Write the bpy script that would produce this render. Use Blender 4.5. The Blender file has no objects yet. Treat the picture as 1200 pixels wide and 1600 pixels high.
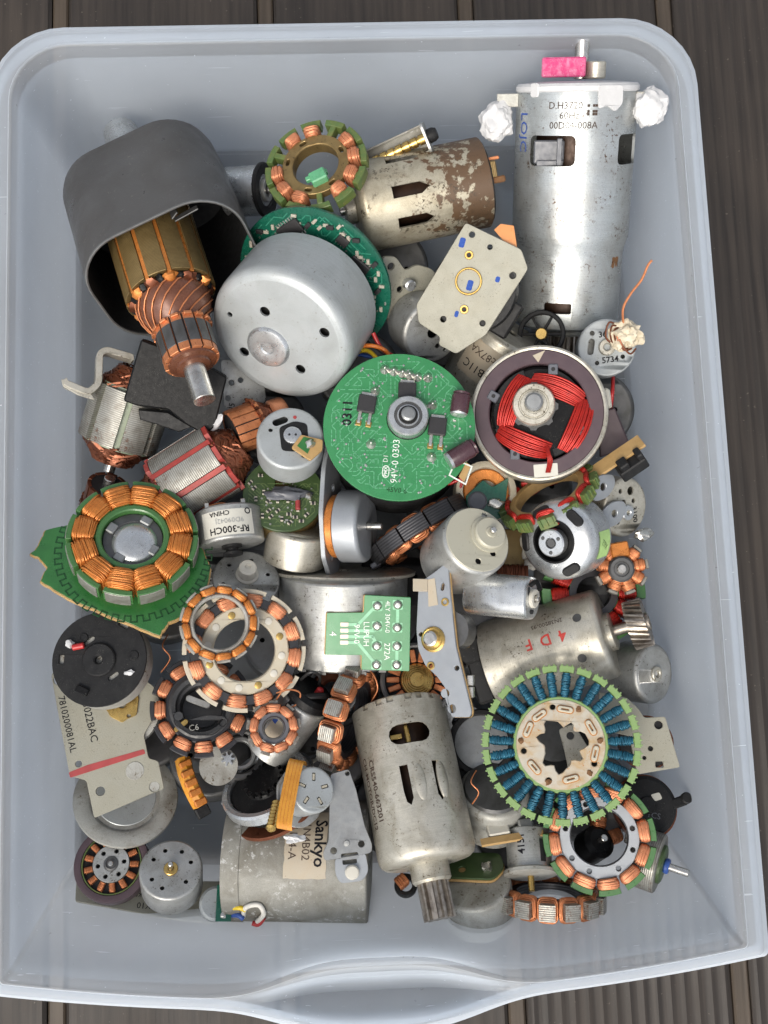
import bpy, bmesh, math, random
from math import sin, cos, pi, sqrt, radians as R
from mathutils import Vector as V, Matrix as MX, noise, geometry
sc = bpy.context.scene
COL = sc.collection
S = 0.001                      # builders work in millimetres
# ------------------------------------------------------------------ camera, world, sun, exposure
CAM = V((-4.69, -66.58, 413.23)); PITCH, ROLL, YAW = 0.13058, -0.03784, -0.03494; F = 1600.0
CR = MX.Rotation(YAW, 3, 'Y') @ MX.Rotation(PITCH, 3, 'X') @ MX.Rotation(ROLL, 3, 'Z')
cd = bpy.data.cameras.new('camera'); cam = bpy.data.objects.new('camera', cd); COL.objects.link(cam)
cam.matrix_world = MX.Translation(CAM*S) @ CR.to_4x4()
cd.sensor_fit = 'HORIZONTAL'; cd.sensor_width = 36; cd.lens = 36*F/1200; cd.clip_start = .01; cd.clip_end = 100
sc.camera = cam
W = bpy.data.worlds.new('World'); sc.world = W; W.use_nodes = True
wn = W.node_tree; wn.nodes.clear()
sky = wn.nodes.new('ShaderNodeTexSky'); sky.sky_type = 'NISHITA'; sky.sun_disc = False
SUN_EL, SUN_AZ = 52, 205          # degrees; azimuth clockwise from +y
sky.sun_elevation = R(SUN_EL); sky.sun_rotation = R(SUN_AZ); sky.air_density = 1.0; sky.dust_density = 4.0; sky.ozone_density = 1.0
hs = wn.nodes.new('ShaderNodeHueSaturation'); hs.inputs['Saturation'].default_value = .36
bg = wn.nodes.new('ShaderNodeBackground'); bg.inputs['Strength'].default_value = .15
wo = wn.nodes.new('ShaderNodeOutputWorld')
wn.links.new(sky.outputs[0], hs.inputs['Color']); wn.links.new(hs.outputs[0], bg.inputs[0]); wn.links.new(bg.outputs[0], wo.inputs[0])
sl = bpy.data.lights.new('sun', 'SUN'); sl.energy = 1.5; sl.angle = R(35); sl.color = (1, .92, .79)
so = bpy.data.objects.new('sun', sl); COL.objects.link(so)
so.rotation_euler = (R(90-SUN_EL), 0, R(180-SUN_AZ))
vs = sc.view_settings; vs.view_transform = 'Standard'; vs.look = 'None'; vs.gamma = 1; vs.use_curve_mapping = False; vs.exposure = 0.5
sc.render.engine = 'CYCLES'
sc.cycles.max_bounces = 8; sc.cycles.transparent_max_bounces = 12; sc.cycles.diffuse_bounces = 4; sc.cycles.glossy_bounces = 4

def ray(px, py): return (CR @ V(((px-600)/F, (800-py)/F, -1))).normalized()
def at(px, py, z):
    d = ray(px, py); return CAM + d*((z-CAM.z)/d.z)
def upp(p): return -((p-CAM) @ CR).z/F          # mm per photo pixel at world point p (mm)

# ------------------------------------------------------------------ materials
MATS = {}
def mat(name, col, metal=0., rough=.5, col2=None, nscale=.05, namt=.5, fine=.0, speck=None, bump=0, bscale=.4, rvar=.12, alpha=1, coat=0, wave=None, spec=.5, zband=None, brushed=0, vary=0):
    """procedural surface; texture space is the object's own (photo-pixel sized) units.
    speck=(colour, scale, threshold); wave=(axis, scale, strength) ribbed relief; zband=(z0,z1,colour,noise) wear in a band along the axis"""
    m = bpy.data.materials.new(name); m.use_nodes = True; nt = m.node_tree; N = nt.nodes; L = nt.links
    b = N['Principled BSDF']; tc = N.new('ShaderNodeTexCoord'); oc = tc.outputs['Object']
    def rgb(c): return (*c, 1)
    def nz(scale, detail=4, dist=0, rough=.6):
        n = N.new('ShaderNodeTexNoise'); n.inputs['Scale'].default_value = scale; n.inputs['Detail'].default_value = detail
        n.inputs['Roughness'].default_value = rough; n.inputs['Distortion'].default_value = dist; L.new(oc, n.inputs['Vector']); return n.outputs['Fac']
    def ramp(src, a, c, lo=0., hi=1.):
        r = N.new('ShaderNodeMapRange'); r.inputs[1].default_value = a; r.inputs[2].default_value = c
        r.inputs[3].default_value = lo; r.inputs[4].default_value = hi; L.new(src, r.inputs[0]); return r.outputs[0]
    def mixc(fac, A, B):
        x = N.new('ShaderNodeMix'); x.data_type = 'RGBA'; L.new(fac, x.inputs[0])
        for s, v in ((6, A), (7, B)):
            if isinstance(v, tuple): x.inputs[s].default_value = rgb(v)
            else: L.new(v, x.inputs[s])
        return x.outputs[2]
    if col2 is None: col2 = tuple(c*.62 for c in col)
    big = nz(nscale, 5, .6)
    c = mixc(ramp(big, .42, .72, 0, namt), col, col2)
    rfac = ramp(nz(nscale*2.3, 4), .3, .75, max(.03, rough-rvar), min(1, rough+rvar))
    mfac = None
    if fine:
        g = nz(.9, 2); c = mixc(ramp(g, .45, .75, 0, fine), c, tuple(x*.35 for x in col))
    if brushed:
        mp = N.new('ShaderNodeMapping'); mp.inputs['Scale'].default_value = (.02, .02, 1.1); L.new(oc, mp.inputs[0]); bn = N.new('ShaderNodeTexNoise'); bn.inputs['Scale'].default_value = 1; bn.inputs['Detail'].default_value = 4; L.new(mp.outputs[0], bn.inputs['Vector'])
        c = mixc(ramp(bn.outputs['Fac'], .35, .75, 0, brushed), c, tuple(x*.45 for x in col)); rr2 = N.new('ShaderNodeMath'); rr2.operation = 'MULTIPLY_ADD'; L.new(bn.outputs['Fac'], rr2.inputs[0]); rr2.inputs[1].default_value = .35; L.new(ramp(rfac, 0, 1, -.17, .83), rr2.inputs[2]); rfac = rr2.outputs[0]
    if vary:
        oi = N.new('ShaderNodeObjectInfo'); c = mixc(ramp(oi.outputs['Random'], 0, 1, 0, vary), c, tuple(x*.45 for x in col))
    if zband:
        z0, z1, zc, za = zband
        sp = N.new('ShaderNodeSeparateXYZ'); L.new(oc, sp.inputs[0])
        d = ramp(sp.outputs[2], z0, z1); 
        ad = N.new('ShaderNodeMath'); ad.operation = 'MULTIPLY_ADD'; L.new(nz(.06, 6), ad.inputs[0]); ad.inputs[1].default_value = za; L.new(d, ad.inputs[2])
        k = ramp(ad.outputs[0], .5+za*.5, .62+za*.5)
        c = mixc(k, c, zc); mfac = k
    if speck:
        sc_, ss, st = speck; k2 = N.new('ShaderNodeMath'); k2.operation = 'MULTIPLY'; L.new(ramp(nz(ss*2.2, 6, .2, .75), st-.07, st-.03), k2.inputs[0]); L.new(ramp(nz(ss*.3, 3), .46, .6, .06, 1), k2.inputs[1]); c = mixc(k2.outputs[0], c, sc_)
    L.new(c, b.inputs['Base Color']); L.new(rfac, b.inputs['Roughness'])
    b.inputs['Metallic'].default_value = metal
    if mfac is not None and metal: L.new(ramp(mfac, 0, 1, metal, .05), b.inputs['Metallic'])
    b.inputs['Specular IOR Level'].default_value = spec
    if coat: b.inputs['Coat Weight'].default_value = coat; b.inputs['Coat Roughness'].default_value = .2
    if alpha < 1: b.inputs['Alpha'].default_value = alpha
    hsrc = None
    if wave:
        w = N.new('ShaderNodeTexWave'); w.bands_direction = wave[0]; w.inputs['Scale'].default_value = wave[1]; w.inputs['Distortion'].default_value = .4
        L.new(oc, w.inputs['Vector']); hsrc = w.outputs['Fac']; st = wave[2]; c = mixc(ramp(hsrc, .2, .8, .5, 0), c, tuple(x*.3 for x in col)); L.new(c, b.inputs['Base Color'])
    elif bump: hsrc = nz(bscale, 4); st = bump
    if hsrc:
        bp = N.new('ShaderNodeBump'); bp.inputs['Strength'].default_value = st; bp.inputs['Distance'].default_value = .00012; L.new(hsrc, bp.inputs['Height']); L.new(bp.outputs[0], b.inputs['Normal'])
    MATS[name] = m; return m

DIRT = (.05, .035, .02)
mat('zinc', (.45, .455, .44), .6, .42, (.29, .29, .265), .035, .9, .4, (DIRT, .10, .645), .4, brushed=.35)
mat('zinc_bright', (.60, .62, .63), .8, .32, (.40, .40, .385), .03, .6, .3, (DIRT, .14, .665), .25, brushed=.3)
mat('zinc_warm', (.56, .535, .46), .62, .43, (.34, .31, .24), .028, .95, .4, ((.06, .04, .02), .10, .64), .4, brushed=.3)
mat('zinc_dull', (.38, .38, .35), .4, .58, (.20, .185, .155), .022, 1, .4, ((.09, .06, .03), .06, .64), .5)
mat('rotor_can', (.41, .435, .44), .35, .45, (.34, .36, .355), .018, .9, .25, ((.20, .19, .16), .09, .66), .3, brushed=.25)
mat('grey_steel', (.30, .31, .31), .7, .42, (.2, .2, .2), .03, .8, .2, (DIRT, .1, .7), .15)
mat('dark_steel', (.12, .12, .12), .7, .45, (.06, .06, .055), .03, .8, .2, ((.2, .2, .2), .15, .72), .2)
mat('gunmetal', (.112, .109, .107), .45, .38, (.084, .078, .072), .010, .9, .2, ((.22, .20, .18), .09, .675), .3)
mat('weathered', (.27, .265, .235), .18, .68, (.135, .12, .09), .018, 1, .5, ((.42, .42, .40), .045, .63), .7)
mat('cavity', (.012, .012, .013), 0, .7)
mat('chromate', (.30, .292, .238), .2, .52, (.28, .265, .205), .022, .8, .3, ((.13, .11, .08), .13, .655), .4)
mat('bluezinc', (.33, .35, .37), .5, .42, (.29, .305, .32), .02, .7, .15, ((.2, .14, .08), .12, .70), .12)
mat('shaft', (.62, .60, .56), .95, .26, (.35, .32, .28), .06, .8, .2, None, .1)
mat('pinion', (.40, .36, .31), .85, .40, (.14, .11, .09), .08, .9, .3, None, .3)
mat('brass', (.62, .42, .14), .95, .3, (.38, .24, .07), .05, .7, .2)
mat('copper', (.64, .245, .105), .55, .36, (.36, .12, .05), .06, .7, .3, None, .1, vary=.28)
mat('copper_enamel', (.64, .23, .05), .45, .32, (.36, .11, .022), .06, .6, .3, None, .1, vary=.22)
mat('copper_dark', (.22, .075, .038), .7, .38, (.12, .045, .025), .05, .8, .3, None, .2)
mat('copper_pink', (.70, .285, .145), .5, .36, (.42, .15, .07), .06, .6, .3, None, .1, vary=.22)
mat('varnish', (.15, .055, .028), .25, .3, (.09, .03, .015), .05, .8, .3, coat=.3)
mat('red_wire', (.45, .022, .014), .35, .33, (.2, .01, .008), .08, .7, .2, vary=.3)
mat('blue_wire', (.02, .13, .20), .45, .33, (.005, .045, .08), .09, .8, .2, vary=.4)
mat('black_plastic', (.011, .011, .0115), 0, .5, (.022, .022, .022), .05, .6, 0, ((.10, .10, .09), .22, .665), .4, spec=.25)
mat('black_gloss', (.007, .007, .0075), 0, .42, None, .05, .5, 0, ((.09, .09, .08), .22, .66), .3, spec=.16)
mat('grey_plastic', (.10, .105, .12), 0, .45)
mat('ivory_plastic', (.44, .405, .32), 0, .45, (.42, .36, .25), .05, .7, .05, ((.35, .18, .05), .12, .70), .1)
mat('white_plastic', (.50, .48, .42), 0, .4, (.5, .47, .39), .05)
mat('cream_cap', (.41, .395, .315), .1, .36, (.40, .38, .30), .04, .6, .05, ((.16, .14, .1), .3, .72))
mat('tape_white', (.52, .52, .52), 0, .7, (.62, .62, .62), .06, .5, .05, ((.3, .28, .25), .2, .72), .5, .15)
mat('glue', (.60, .53, .40), 0, .45, (.40, .32, .2), .08, .7, .1, ((.15, .1, .05), .25, .68), .6, .2)
mat('ink_black', (.015, .015, .018), 0, .8, spec=.1)
mat('ink_brown', (.075, .055, .045), 0, .8, spec=.05)
mat('ink_red', (.45, .03, .02), 0, .6, (.5, .12, .1), .2)
mat('ink_blue', (.03, .07, .28), 0, .8, (.08, .15, .4), .3, spec=.1)
mat('ink_white', (.7, .75, .68), 0, .6)
mat('paint_red', (.33, .045, .045), 0, .5)
mat('pink_foam', (.50, .035, .15), 0, .75, (.58, .22, .34), .12, .8, .1, ((.8, .6, .65), .3, .66), .4)
mat('label_paper', (.40, .35, .27), 0, .7, (.42, .34, .24), .04, .8, .1, ((.12, .08, .04), .12, .68))
mat('label_white', (.52, .51, .45), 0, .65, (.5, .48, .42), .05, .6)
mat('pcb_green', (.034, .205, .072), 0, .34, (.02, .15, .05), .03, .6, .0, ((.3, .4, .3), .25, .74), .1, coat=.3)
mat('pcb_trace', (.10, .34, .17), 0, .32, coat=.3)
mat('pcb_track_light', (.17, .44, .25), 0, .35, coat=.3)
mat('dark_grey_plastic', (.035, .036, .038), 0, .45, (.025, .025, .026), .06, .6, 0, ((.12, .12, .11), .2, .66), .3)
mat('pcb_dark', (.006, .09, .055), 0, .3, (.004, .06, .04), .04, .6, 0, ((.2, .3, .25), .3, .74), coat=.3)
mat('pcb_dark_trace', (.03, .20, .13), 0, .35, coat=.3)
mat('pcb_olive', (.05, .085, .03), 0, .4, (.03, .055, .02), .05, .7, .05)
mat('pcb_olive_trace', (.11, .16, .06), 0, .4)
mat('pcb_leaf', (.03, .145, .035), 0, .33, (.018, .10, .025), .03, .7, 0, ((.2, .28, .15), .3, .73), .1, coat=.2)
mat('pcb_leaf_trace', (.008, .06, .015), 0, .4)
mat('pcb_tan', (.42, .27, .11), 0, .6, (.3, .18, .06), .06, .7, .2)
mat('solder', (.62, .61, .57), .9, .32, (.4, .38, .34), .15, .7, .2)
mat('chip', (.022, .021, .022), 0, .5, (.035, .033, .033), .2)
mat('smd', (.5, .46, .38), .3, .4)
mat('stator_green', (.075, .125, .035), 0, .4, (.17, .16, .04), .06, .7, .1, ((.3, .2, .08), .12, .68), .1)
mat('stator_green_pale', (.19, .29, .11), 0, .38, (.14, .25, .07), .05, .6, .05, None, .1)
mat('stator_green_vivid', (.05, .14, .04), 0, .35, (.035, .13, .035), .05, .7, .05, coat=.2)
mat('lamination', (.36, .355, .32), .5, .45, (.20, .18, .15), .05, .9, .3, ((.14, .055, .025), .07, .62), wave=('Z', .10, .5))
mat('lamination_gold', (.30, .21, .085), .6, .42, (.20, .13, .05), .04, .9, .3, ((.02, .015, .01), .07, .66), wave=('Z', .13, .3))
mat('lamination_dark', (.055, .055, .06), .5, .4, None, .05, .5, .1, wave=('Z', .075, .5))
mat('ring_steel', (.50, .46, .38), .5, .42, (.45, .30, .14), .045, .9, .15, ((.42, .18, .04), .07, .66), .1)
mat('red_insulator', (.34, .045, .035), 0, .5, (.2, .03, .025), .06, .8, .1)
mat('green_insulator', (.24, .28, .20), 0, .5, (.16, .19, .13), .06)
mat('ferrite', (.075, .048, .055), .1, .42, (.055, .036, .045), .03, .7, .05, ((.2, .15, .16), .25, .73))
mat('amber_film', (.60, .27, .03), 0, .3, (.42, .16, .01), .05, .7, coat=.3)
mat('orange_film', (.52, .20, .05), 0, .35, (.42, .14, .03), .04)
mat('rotor_dark', (.05, .025, .014), .4, .5, (.02, .012, .01), .06)
mat('rust_stain', (.40, .19, .06), 0, .6, (.26, .10, .03), .15, .9, .2)
mat('rust', (.17, .08, .03), .1, .8, (.08, .04, .015), .1, .9, .4, None, .8, .3)
mat('rusty_can', (.47, .43, .33), .55, .46, (.30, .26, .18), .03, .9, .4, ((.05, .035, .02), .075, .60), .4, zband=(-20, -235, (.10, .058, .03), 2.2))
mat('vac_can', (.52, .55, .55), .7, .36, (.40, .40, .38), .014, 1, .4, ((.12, .075, .05), .075, .635), .4, brushed=.3)
mat('capacitor', (.05, .022, .028), 0, .3, (.07, .03, .04), .1)
mat('wire_red', (.4, .02, .02), 0, .4); mat('wire_yellow', (.7, .5, .03), 0, .4); mat('wire_blue', (.03, .08, .3), 0, .4)
mat('wire_white', (.7, .67, .6), 0, .5); mat('wire_orange', (.6, .16, .02), 0, .4); mat('wire_black', (.02, .02, .02), 0, .4)
mat('sticker_green', (.40, .60, .22), 0, .6)

# ------------------------------------------------------------------ mesh building
class M:
    def __init__(s): s.v = []; s.f = []
    def add(s, vf, mx=None):
        v, f = (vf.v, vf.f) if isinstance(vf, M) else vf; o = len(s.v)
        s.v += [tuple(mx @ V(p)) for p in v] if mx else [tuple(p) for p in v]
        s.f += [tuple(i+o for i in q) for q in f]; return s
    def mesh(s, name, ang=32):
        me = bpy.data.meshes.new(name); me.from_pydata(s.v, [], s.f); me.validate(); me.update()
        bm = bmesh.new(); bm.from_mesh(me); bmesh.ops.remove_doubles(bm, verts=bm.verts, dist=1e-4); bmesh.ops.recalc_face_normals(bm, faces=bm.faces); bm.to_mesh(me); bm.free()
        me.shade_smooth(); me.set_sharp_from_angle(angle=R(ang)); return me
def loc(x=0, y=0, z=0, rz=0, rx=0, ry=0, s=1):
    return MX.Translation((x, y, z)) @ MX.Rotation(R(rz), 4, 'Z') @ MX.Rotation(R(ry), 4, 'Y') @ MX.Rotation(R(rx), 4, 'X') @ MX.Scale(s, 4)
def lathe(prof, n=40, closed=False):
    v = []; f = []; k = len(prof)
    for r, z in prof:
        for i in range(n): a = 2*pi*i/n; v.append((r*cos(a), r*sin(a), z))
    for j in range(k if closed else k-1):
        j2 = (j+1) % k
        for i in range(n): i2 = (i+1) % n; f.append((j*n+i, j*n+i2, j2*n+i2, j2*n+i))
    if not closed:
        zz = [q[1] for q in prof]
        if prof[0][0] > 1e-3 and (prof[0][1] <= min(zz)+1e-6 or prof[0][1] >= max(zz)-1e-6): f.append(tuple(range(n-1, -1, -1)))
        if prof[-1][0] > 1e-3: f.append(tuple((k-1)*n+i for i in range(n)))
    return v, f
def annulus(r0, r1, z0, z1, b=1, n=40):
    return lathe([(r0, z0+b), (r0+b, z0), (r1-b, z0), (r1, z0+b), (r1, z1-b), (r1-b, z1), (r0+b, z1), (r0, z1-b)], n, True)
def cyl(r, z0, z1, b=1, n=24):
    b = min(b, r*.5, abs(z1-z0)*.45)
    return lathe([(r-b, z0), (r, z0+b), (r, z1-b), (r-b, z1)], n)
def rring(a, b, z, n=4, r=None): pass
_boxc = {}
def box(sx, sy, sz, bev=1):
    k = (round(sx, 2), round(sy, 2), round(sz, 2), bev)
    if k not in _boxc:
        bm = bmesh.new(); bmesh.ops.create_cube(bm, size=1)
        for v in bm.verts: v.co = (v.co.x*sx, v.co.y*sy, v.co.z*sz)
        if bev > 0: bmesh.ops.bevel(bm, geom=bm.edges[:], offset=min(bev, .3*min(sx, sy, sz)), segments=1, affect='EDGES', profile=.5)
        bm.verts.index_update(); _boxc[k] = ([tuple(v.co) for v in bm.verts], [tuple(v.index for v in f.verts) for f in bm.faces]); bm.free()
    return _boxc[k]
def circ(x, y, r, n=16, ry=None, rot=0): return [(x+r*cos(2*pi*i/n+rot), y+(ry or r)*sin(2*pi*i/n+rot)) for i in range(n)]
def slot(x, y, l, w, rot=0, n=6):
    h = (l-w)/2; p = [(h+w/2*cos(-pi/2+pi*i/n), w/2*sin(-pi/2+pi*i/n)) for i in range(n+1)] + [(-h+w/2*cos(pi/2+pi*i/n), w/2*sin(pi/2+pi*i/n)) for i in range(n+1)]
    c, s = cos(R(rot)), sin(R(rot)); return [(x+a*c-b*s, y+a*s+b*c) for a, b in p]
def rrect(x, y, w, h, r, n=4, rot=0):
    p = []
    for cx, cy, a0 in ((w/2-r, h/2-r, 0), (-w/2+r, h/2-r, 90), (-w/2+r, -h/2+r, 180), (w/2-r, -h/2+r, 270)):
        for i in range(n+1): a = R(a0+90*i/n); p.append((cx+r*cos(a), cy+r*sin(a)))
    c, s = cos(R(rot)), sin(R(rot)); return [(x+a*c-b*s, y+a*s+b*c) for a, b in p]
def area(p): return sum(p[i][0]*p[(i+1) % len(p)][1]-p[(i+1) % len(p)][0]*p[i][1] for i in range(len(p)))/2
def roundpoly(pts, r, n=3):
    """round the corners of an outline; r one number or one per corner"""
    out = []; k = len(pts)
    for i in range(k):
        rr = r[i] if isinstance(r, (list, tuple)) else r
        p0, p1, p2 = V(pts[i-1]), V(pts[i]), V(pts[(i+1) % k])
        a, b = (p0-p1), (p2-p1); d = min(rr, a.length*.45, b.length*.45)
        A, B = p1+a.normalized()*d, p1+b.normalized()*d
        for j in range(n+1): t = j/n; out.append(tuple(A*(1-t)**2+p1*2*t*(1-t)+B*t*t))
    return out
def plate(outer, holes=(), z0=-2, z1=0, bev=.7):
    """flat sheet with real holes"""
    if area(outer) < 0: outer = outer[::-1]
    hs_ = [h if area(h) < 0 else h[::-1] for h in holes]
    loops = [outer]+hs_; v = []; f = []
    flat = [p for l in loops for p in l]
    tris = geometry.tessellate_polygon([[V((x, y, 0)) for x, y in l] for l in loops])
    n = len(flat)
    # chamfered outer edge: the top loop is pulled in a little
    def inset(l, d):
        k = len(l); o = []
        for i in range(k):
            p0, p1, p2 = V(l[i-1]), V(l[i]), V(l[(i+1) % k]); e = (p1-p0); g = (p2-p1)
            nn = V((-e.y, e.x)).normalized()+V((-g.y, g.x)).normalized()
            o.append(tuple(p1+nn.normalized()*d) if nn.length > .3 else tuple(p1))
        return o
    top = []
    for l in loops: top += inset(l, bev) if bev else l
    v = [(x, y, z1) for x, y in top]+[(x, y, z1-bev) for x, y in flat]+[(x, y, z0) for x, y in flat]
    for t in tris: f.append(tuple(t)); f.append(tuple(i+2*n for i in reversed(t)))
    o = 0
    for l in loops:
        k = len(l)
        for i in range(k):
            a, b = o+i, o+(i+1) % k
            f.append((a, b, b+n, a+n)); f.append((a+n, b+n, b+2*n, a+2*n))
        o += k
    return v, f
def tube(pts, r, n=6, closed=False, cap=True):
    P = [V(p) for p in pts]; k = len(P); v = []; f = []
    T = []
    for i in range(k):
        a = P[i-1] if (i or closed) else P[i]; b = P[(i+1) % k] if (i < k-1 or closed) else P[i]
        d = b-a; T.append(d.normalized() if d.length > 1e-9 else V((0, 0, 1)))
    u = T[0].orthogonal().normalized()
    for i in range(k):
        u = (u-T[i]*u.dot(T[i])); u = u.normalized() if u.length > 1e-6 else T[i].orthogonal().normalized()
        w = T[i].cross(u); rr = r[i] if isinstance(r, (list, tuple)) else r
        for j in range(n): a = 2*pi*j/n; v.append(tuple(P[i]+u*(rr*cos(a))+w*(rr*sin(a))))
    for i in range(k if closed else k-1):
        i2 = (i+1) % k
        for j in range(n): j2 = (j+1) % n; f.append((i*n+j, i*n+j2, i2*n+j2, i2*n+j))
    if cap and not closed: f.append(tuple(range(n-1, -1, -1))); f.append(tuple((k-1)*n+j for j in range(n)))
    return v, f
def smooth(pts, n=6):
    P = [V(p) for p in pts]; out = []
    for i in range(len(P)-1):
        p0, p1, p2, p3 = P[max(i-1, 0)], P[i], P[i+1], P[min(i+2, len(P)-1)]
        for j in range(n):
            t = j/n; out.append(.5*((2*p1)+(p2-p0)*t+(2*p0-5*p1+4*p2-p3)*t*t+(3*p1-p0-3*p2+p3)*t**3))
    out.append(P[-1]); return out
def blob(r, seed, amp=.25, sub=3, sx=1, sy=1, sz=1, sc_=1.3):
    bm = bmesh.new(); bmesh.ops.create_icosphere(bm, subdivisions=sub, radius=1)
    v = []
    for q in bm.verts:
        k = 1+amp*2*(noise.noise(q.co*sc_+V((seed*7.1, seed*3.3, seed)))+.5*noise.noise(q.co*sc_*2.7+V((seed, 9, 2))))
        v.append((q.co.x*r*k*sx, q.co.y*r*k*sy, q.co.z*r*k*sz))
    f = [tuple(x.index for x in q.verts) for q in bm.faces]; bm.free(); return v, f
def coil(x0, x1, w, t, turns, wr, seed=0, bulge=.0, cross=3, taper=0):
    """wire wound round the X axis between x0 and x1 over a core w (Y) by t (Z): a helical strand, a looser second layer, a few stray loops"""
    rnd = random.Random(seed); K = 14; pts = []; wr *= .70; turns = max(4, int(turns*1.4))
    def loop(xa, xb, g, skew=0):
        for k in range(K):
            a = 2*pi*k/K; u = k/K; c, s = cos(a), sin(a); e = .42
            y = (w/2+g)*math.copysign(abs(c)**e, c); z = (t/2+g)*math.copysign(abs(s)**e, s)
            xx = xa+(xb-xa)*u+skew*c; q = (xx-x0)/(x1-x0); y *= 1+taper*(q-.5)
            pts.append((min(max(xx+rnd.uniform(-.25, .25)*wr, x0), x1), y+rnd.uniform(-.15, .15)*wr, z+rnd.uniform(-.15, .15)*wr))
    B = lambda q: bulge*.8*sin(pi*min(max(q, 0), 1))**.35
    for i in range(turns):
        q = (i+.5)/turns; loop(x0+(x1-x0)*i/turns, x0+(x1-x0)*(i+1)/turns, wr+B(q)+rnd.uniform(0, .6)*wr, rnd.uniform(-.8, .8)*wr)
    m = M().add(tube(pts, wr, 5)); pts.clear()
    n2 = int(turns*.55)+cross
    for i in range(n2):
        a = x0+(x1-x0)*(.08+.8*(i+rnd.uniform(-.4, .4))/n2); b = a+(x1-x0)*rnd.uniform(.03, .12); q = ((a+b)/2-x0)/(x1-x0)
        loop(a, b, wr*2.5+B(q)+rnd.uniform(-.3, .5)*wr, rnd.uniform(-1, 1)*(x1-x0)*.07)
    m.add(tube(pts, wr, 5))
    # the packed layers below, so that no light shows between the strands
    m.add(box((x1-x0)*.96, w+wr*1.0+bulge*.7, t+wr*1.0+bulge*.7, 1), loc((x0+x1)/2)); return m
_fonts = {}
def textv(s, size, bold=False):
    c = bpy.data.curves.new('lettering', 'FONT'); c.body = s; c.size = size; c.align_x = 'CENTER'; c.align_y = 'CENTER'; c.resolution_u = 2
    if bold: c.offset = size*.018
    o = bpy.data.objects.new('tmp', c); me = o.to_mesh()
    v = [tuple(q.co) for q in me.vertices]; f = [tuple(p.vertices) for p in me.polygons]; o.to_mesh_clear(); bpy.data.objects.remove(o); bpy.data.curves.remove(c); return v, f

# ------------------------------------------------------------------ things and parts
def frame(px, py, axis, lie=False, spin=0):
    vz = -ray(px, py); x0 = CR @ V((1, 0, 0)); vx = (x0-vz*x0.dot(vz)).normalized(); vy = vz.cross(vx)
    VM = MX((vx, vy, vz)).transposed(); a = V(axis).normalized()
    if lie:
        y = V((0, 0, 1)); y = (y-a*y.dot(a)).normalized(); x = y.cross(a); L = MX((x, y, a)).transposed()
    else: L = V((0, 0, 1)).rotation_difference(a).to_matrix()
    return (VM @ L @ MX.Rotation(R(spin), 3, 'Z')).to_4x4()
def T(name, label, cat, px, py, z, axis=(0, 0, 1), spin=0, lie=False, group=None, k=1, off=0):
    """a thing's Empty: stands where photo point (px,py) lies at height z mm; local Z is the axis, given as right / up / toward the viewer;
    one local unit is one photo pixel at that distance"""
    o = bpy.data.objects.new(name, None); COL.objects.link(o); o.empty_display_size = 5
    p = at(px, py, z); u = upp(p)*k
    o.matrix_world = MX.Translation(p*S) @ frame(px, py, axis, lie, spin) @ MX.Scale(u*S, 4) @ MX.Translation((0, 0, -off))
    tag(o, label, cat, group); return o
def tag(o, label=None, cat=None, group=None, kind=None):
    if label: o['label'] = label
    if cat: o['category'] = cat
    if group: o['group'] = group
    if kind: o['kind'] = kind
def part(name, m, material, parent, mx=None, ang=32, label=None):
    me = m if isinstance(m, bpy.types.Mesh) else (m if isinstance(m, M) else M().add(m)).mesh(name, ang)
    o = bpy.data.objects.new(name, me); COL.objects.link(o); o.parent = parent
    if mx is not None: o.matrix_local = mx
    if not me.materials: me.materials.append(MATS[material])
    if label: o['label'] = label
    return o
def mesh(name, m, material, ang=32):
    me = (m if isinstance(m, M) else M().add(m)).mesh(name, ang); me.materials.append(MATS[material]); return me
def diff(me, cutters):
    """cut real openings"""
    a = bpy.data.objects.new('a', me); COL.objects.link(a); objs = []
    for c in cutters:
        cm = M().add(c).mesh('c'); o = bpy.data.objects.new('c', cm); COL.objects.link(o); objs.append(o)
        b = a.modifiers.new('b', 'BOOLEAN'); b.operation = 'DIFFERENCE'; b.solver = 'EXACT'; b.object = o
    dg = bpy.context.evaluated_depsgraph_get(); r = bpy.data.meshes.new_from_object(a.evaluated_get(dg))
    for o in [a]+objs: bpy.data.objects.remove(o)
    r.shade_smooth(); r.set_sharp_from_angle(angle=R(32)); return r
def lettering(parent, s, size, x, y, z, rot=0, material='ink_black', bold=False, name='lettering', flip=False):
    m = M().add(textv(s, size, bold), loc(x, y, z, rot) @ (MX.Scale(-1, 4, (1, 0, 0)) if flip else MX())); return part(name, m, material, parent)
def wrap(vf, r, phi, z):
    """bend a flat (s,t,h) sheet round the local Z axis"""
    v, f = vf; o = []
    for s, t, h in v: a = R(phi)+s/r; o.append(((r+h)*cos(a), (r+h)*sin(a), z+t))
    return o, f
def wrap_text(parent, s, size, r, phi, z, rot=90, material='ink_black', bold=False, name='lettering', h=.5):
    v, f = textv(s, size, bold); mx = loc(0, 0, h, rot); v = [tuple(mx @ V(p)) for p in v]
    return part(name, M().add(wrap((v, f), r, phi, z)), material, parent)
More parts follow.
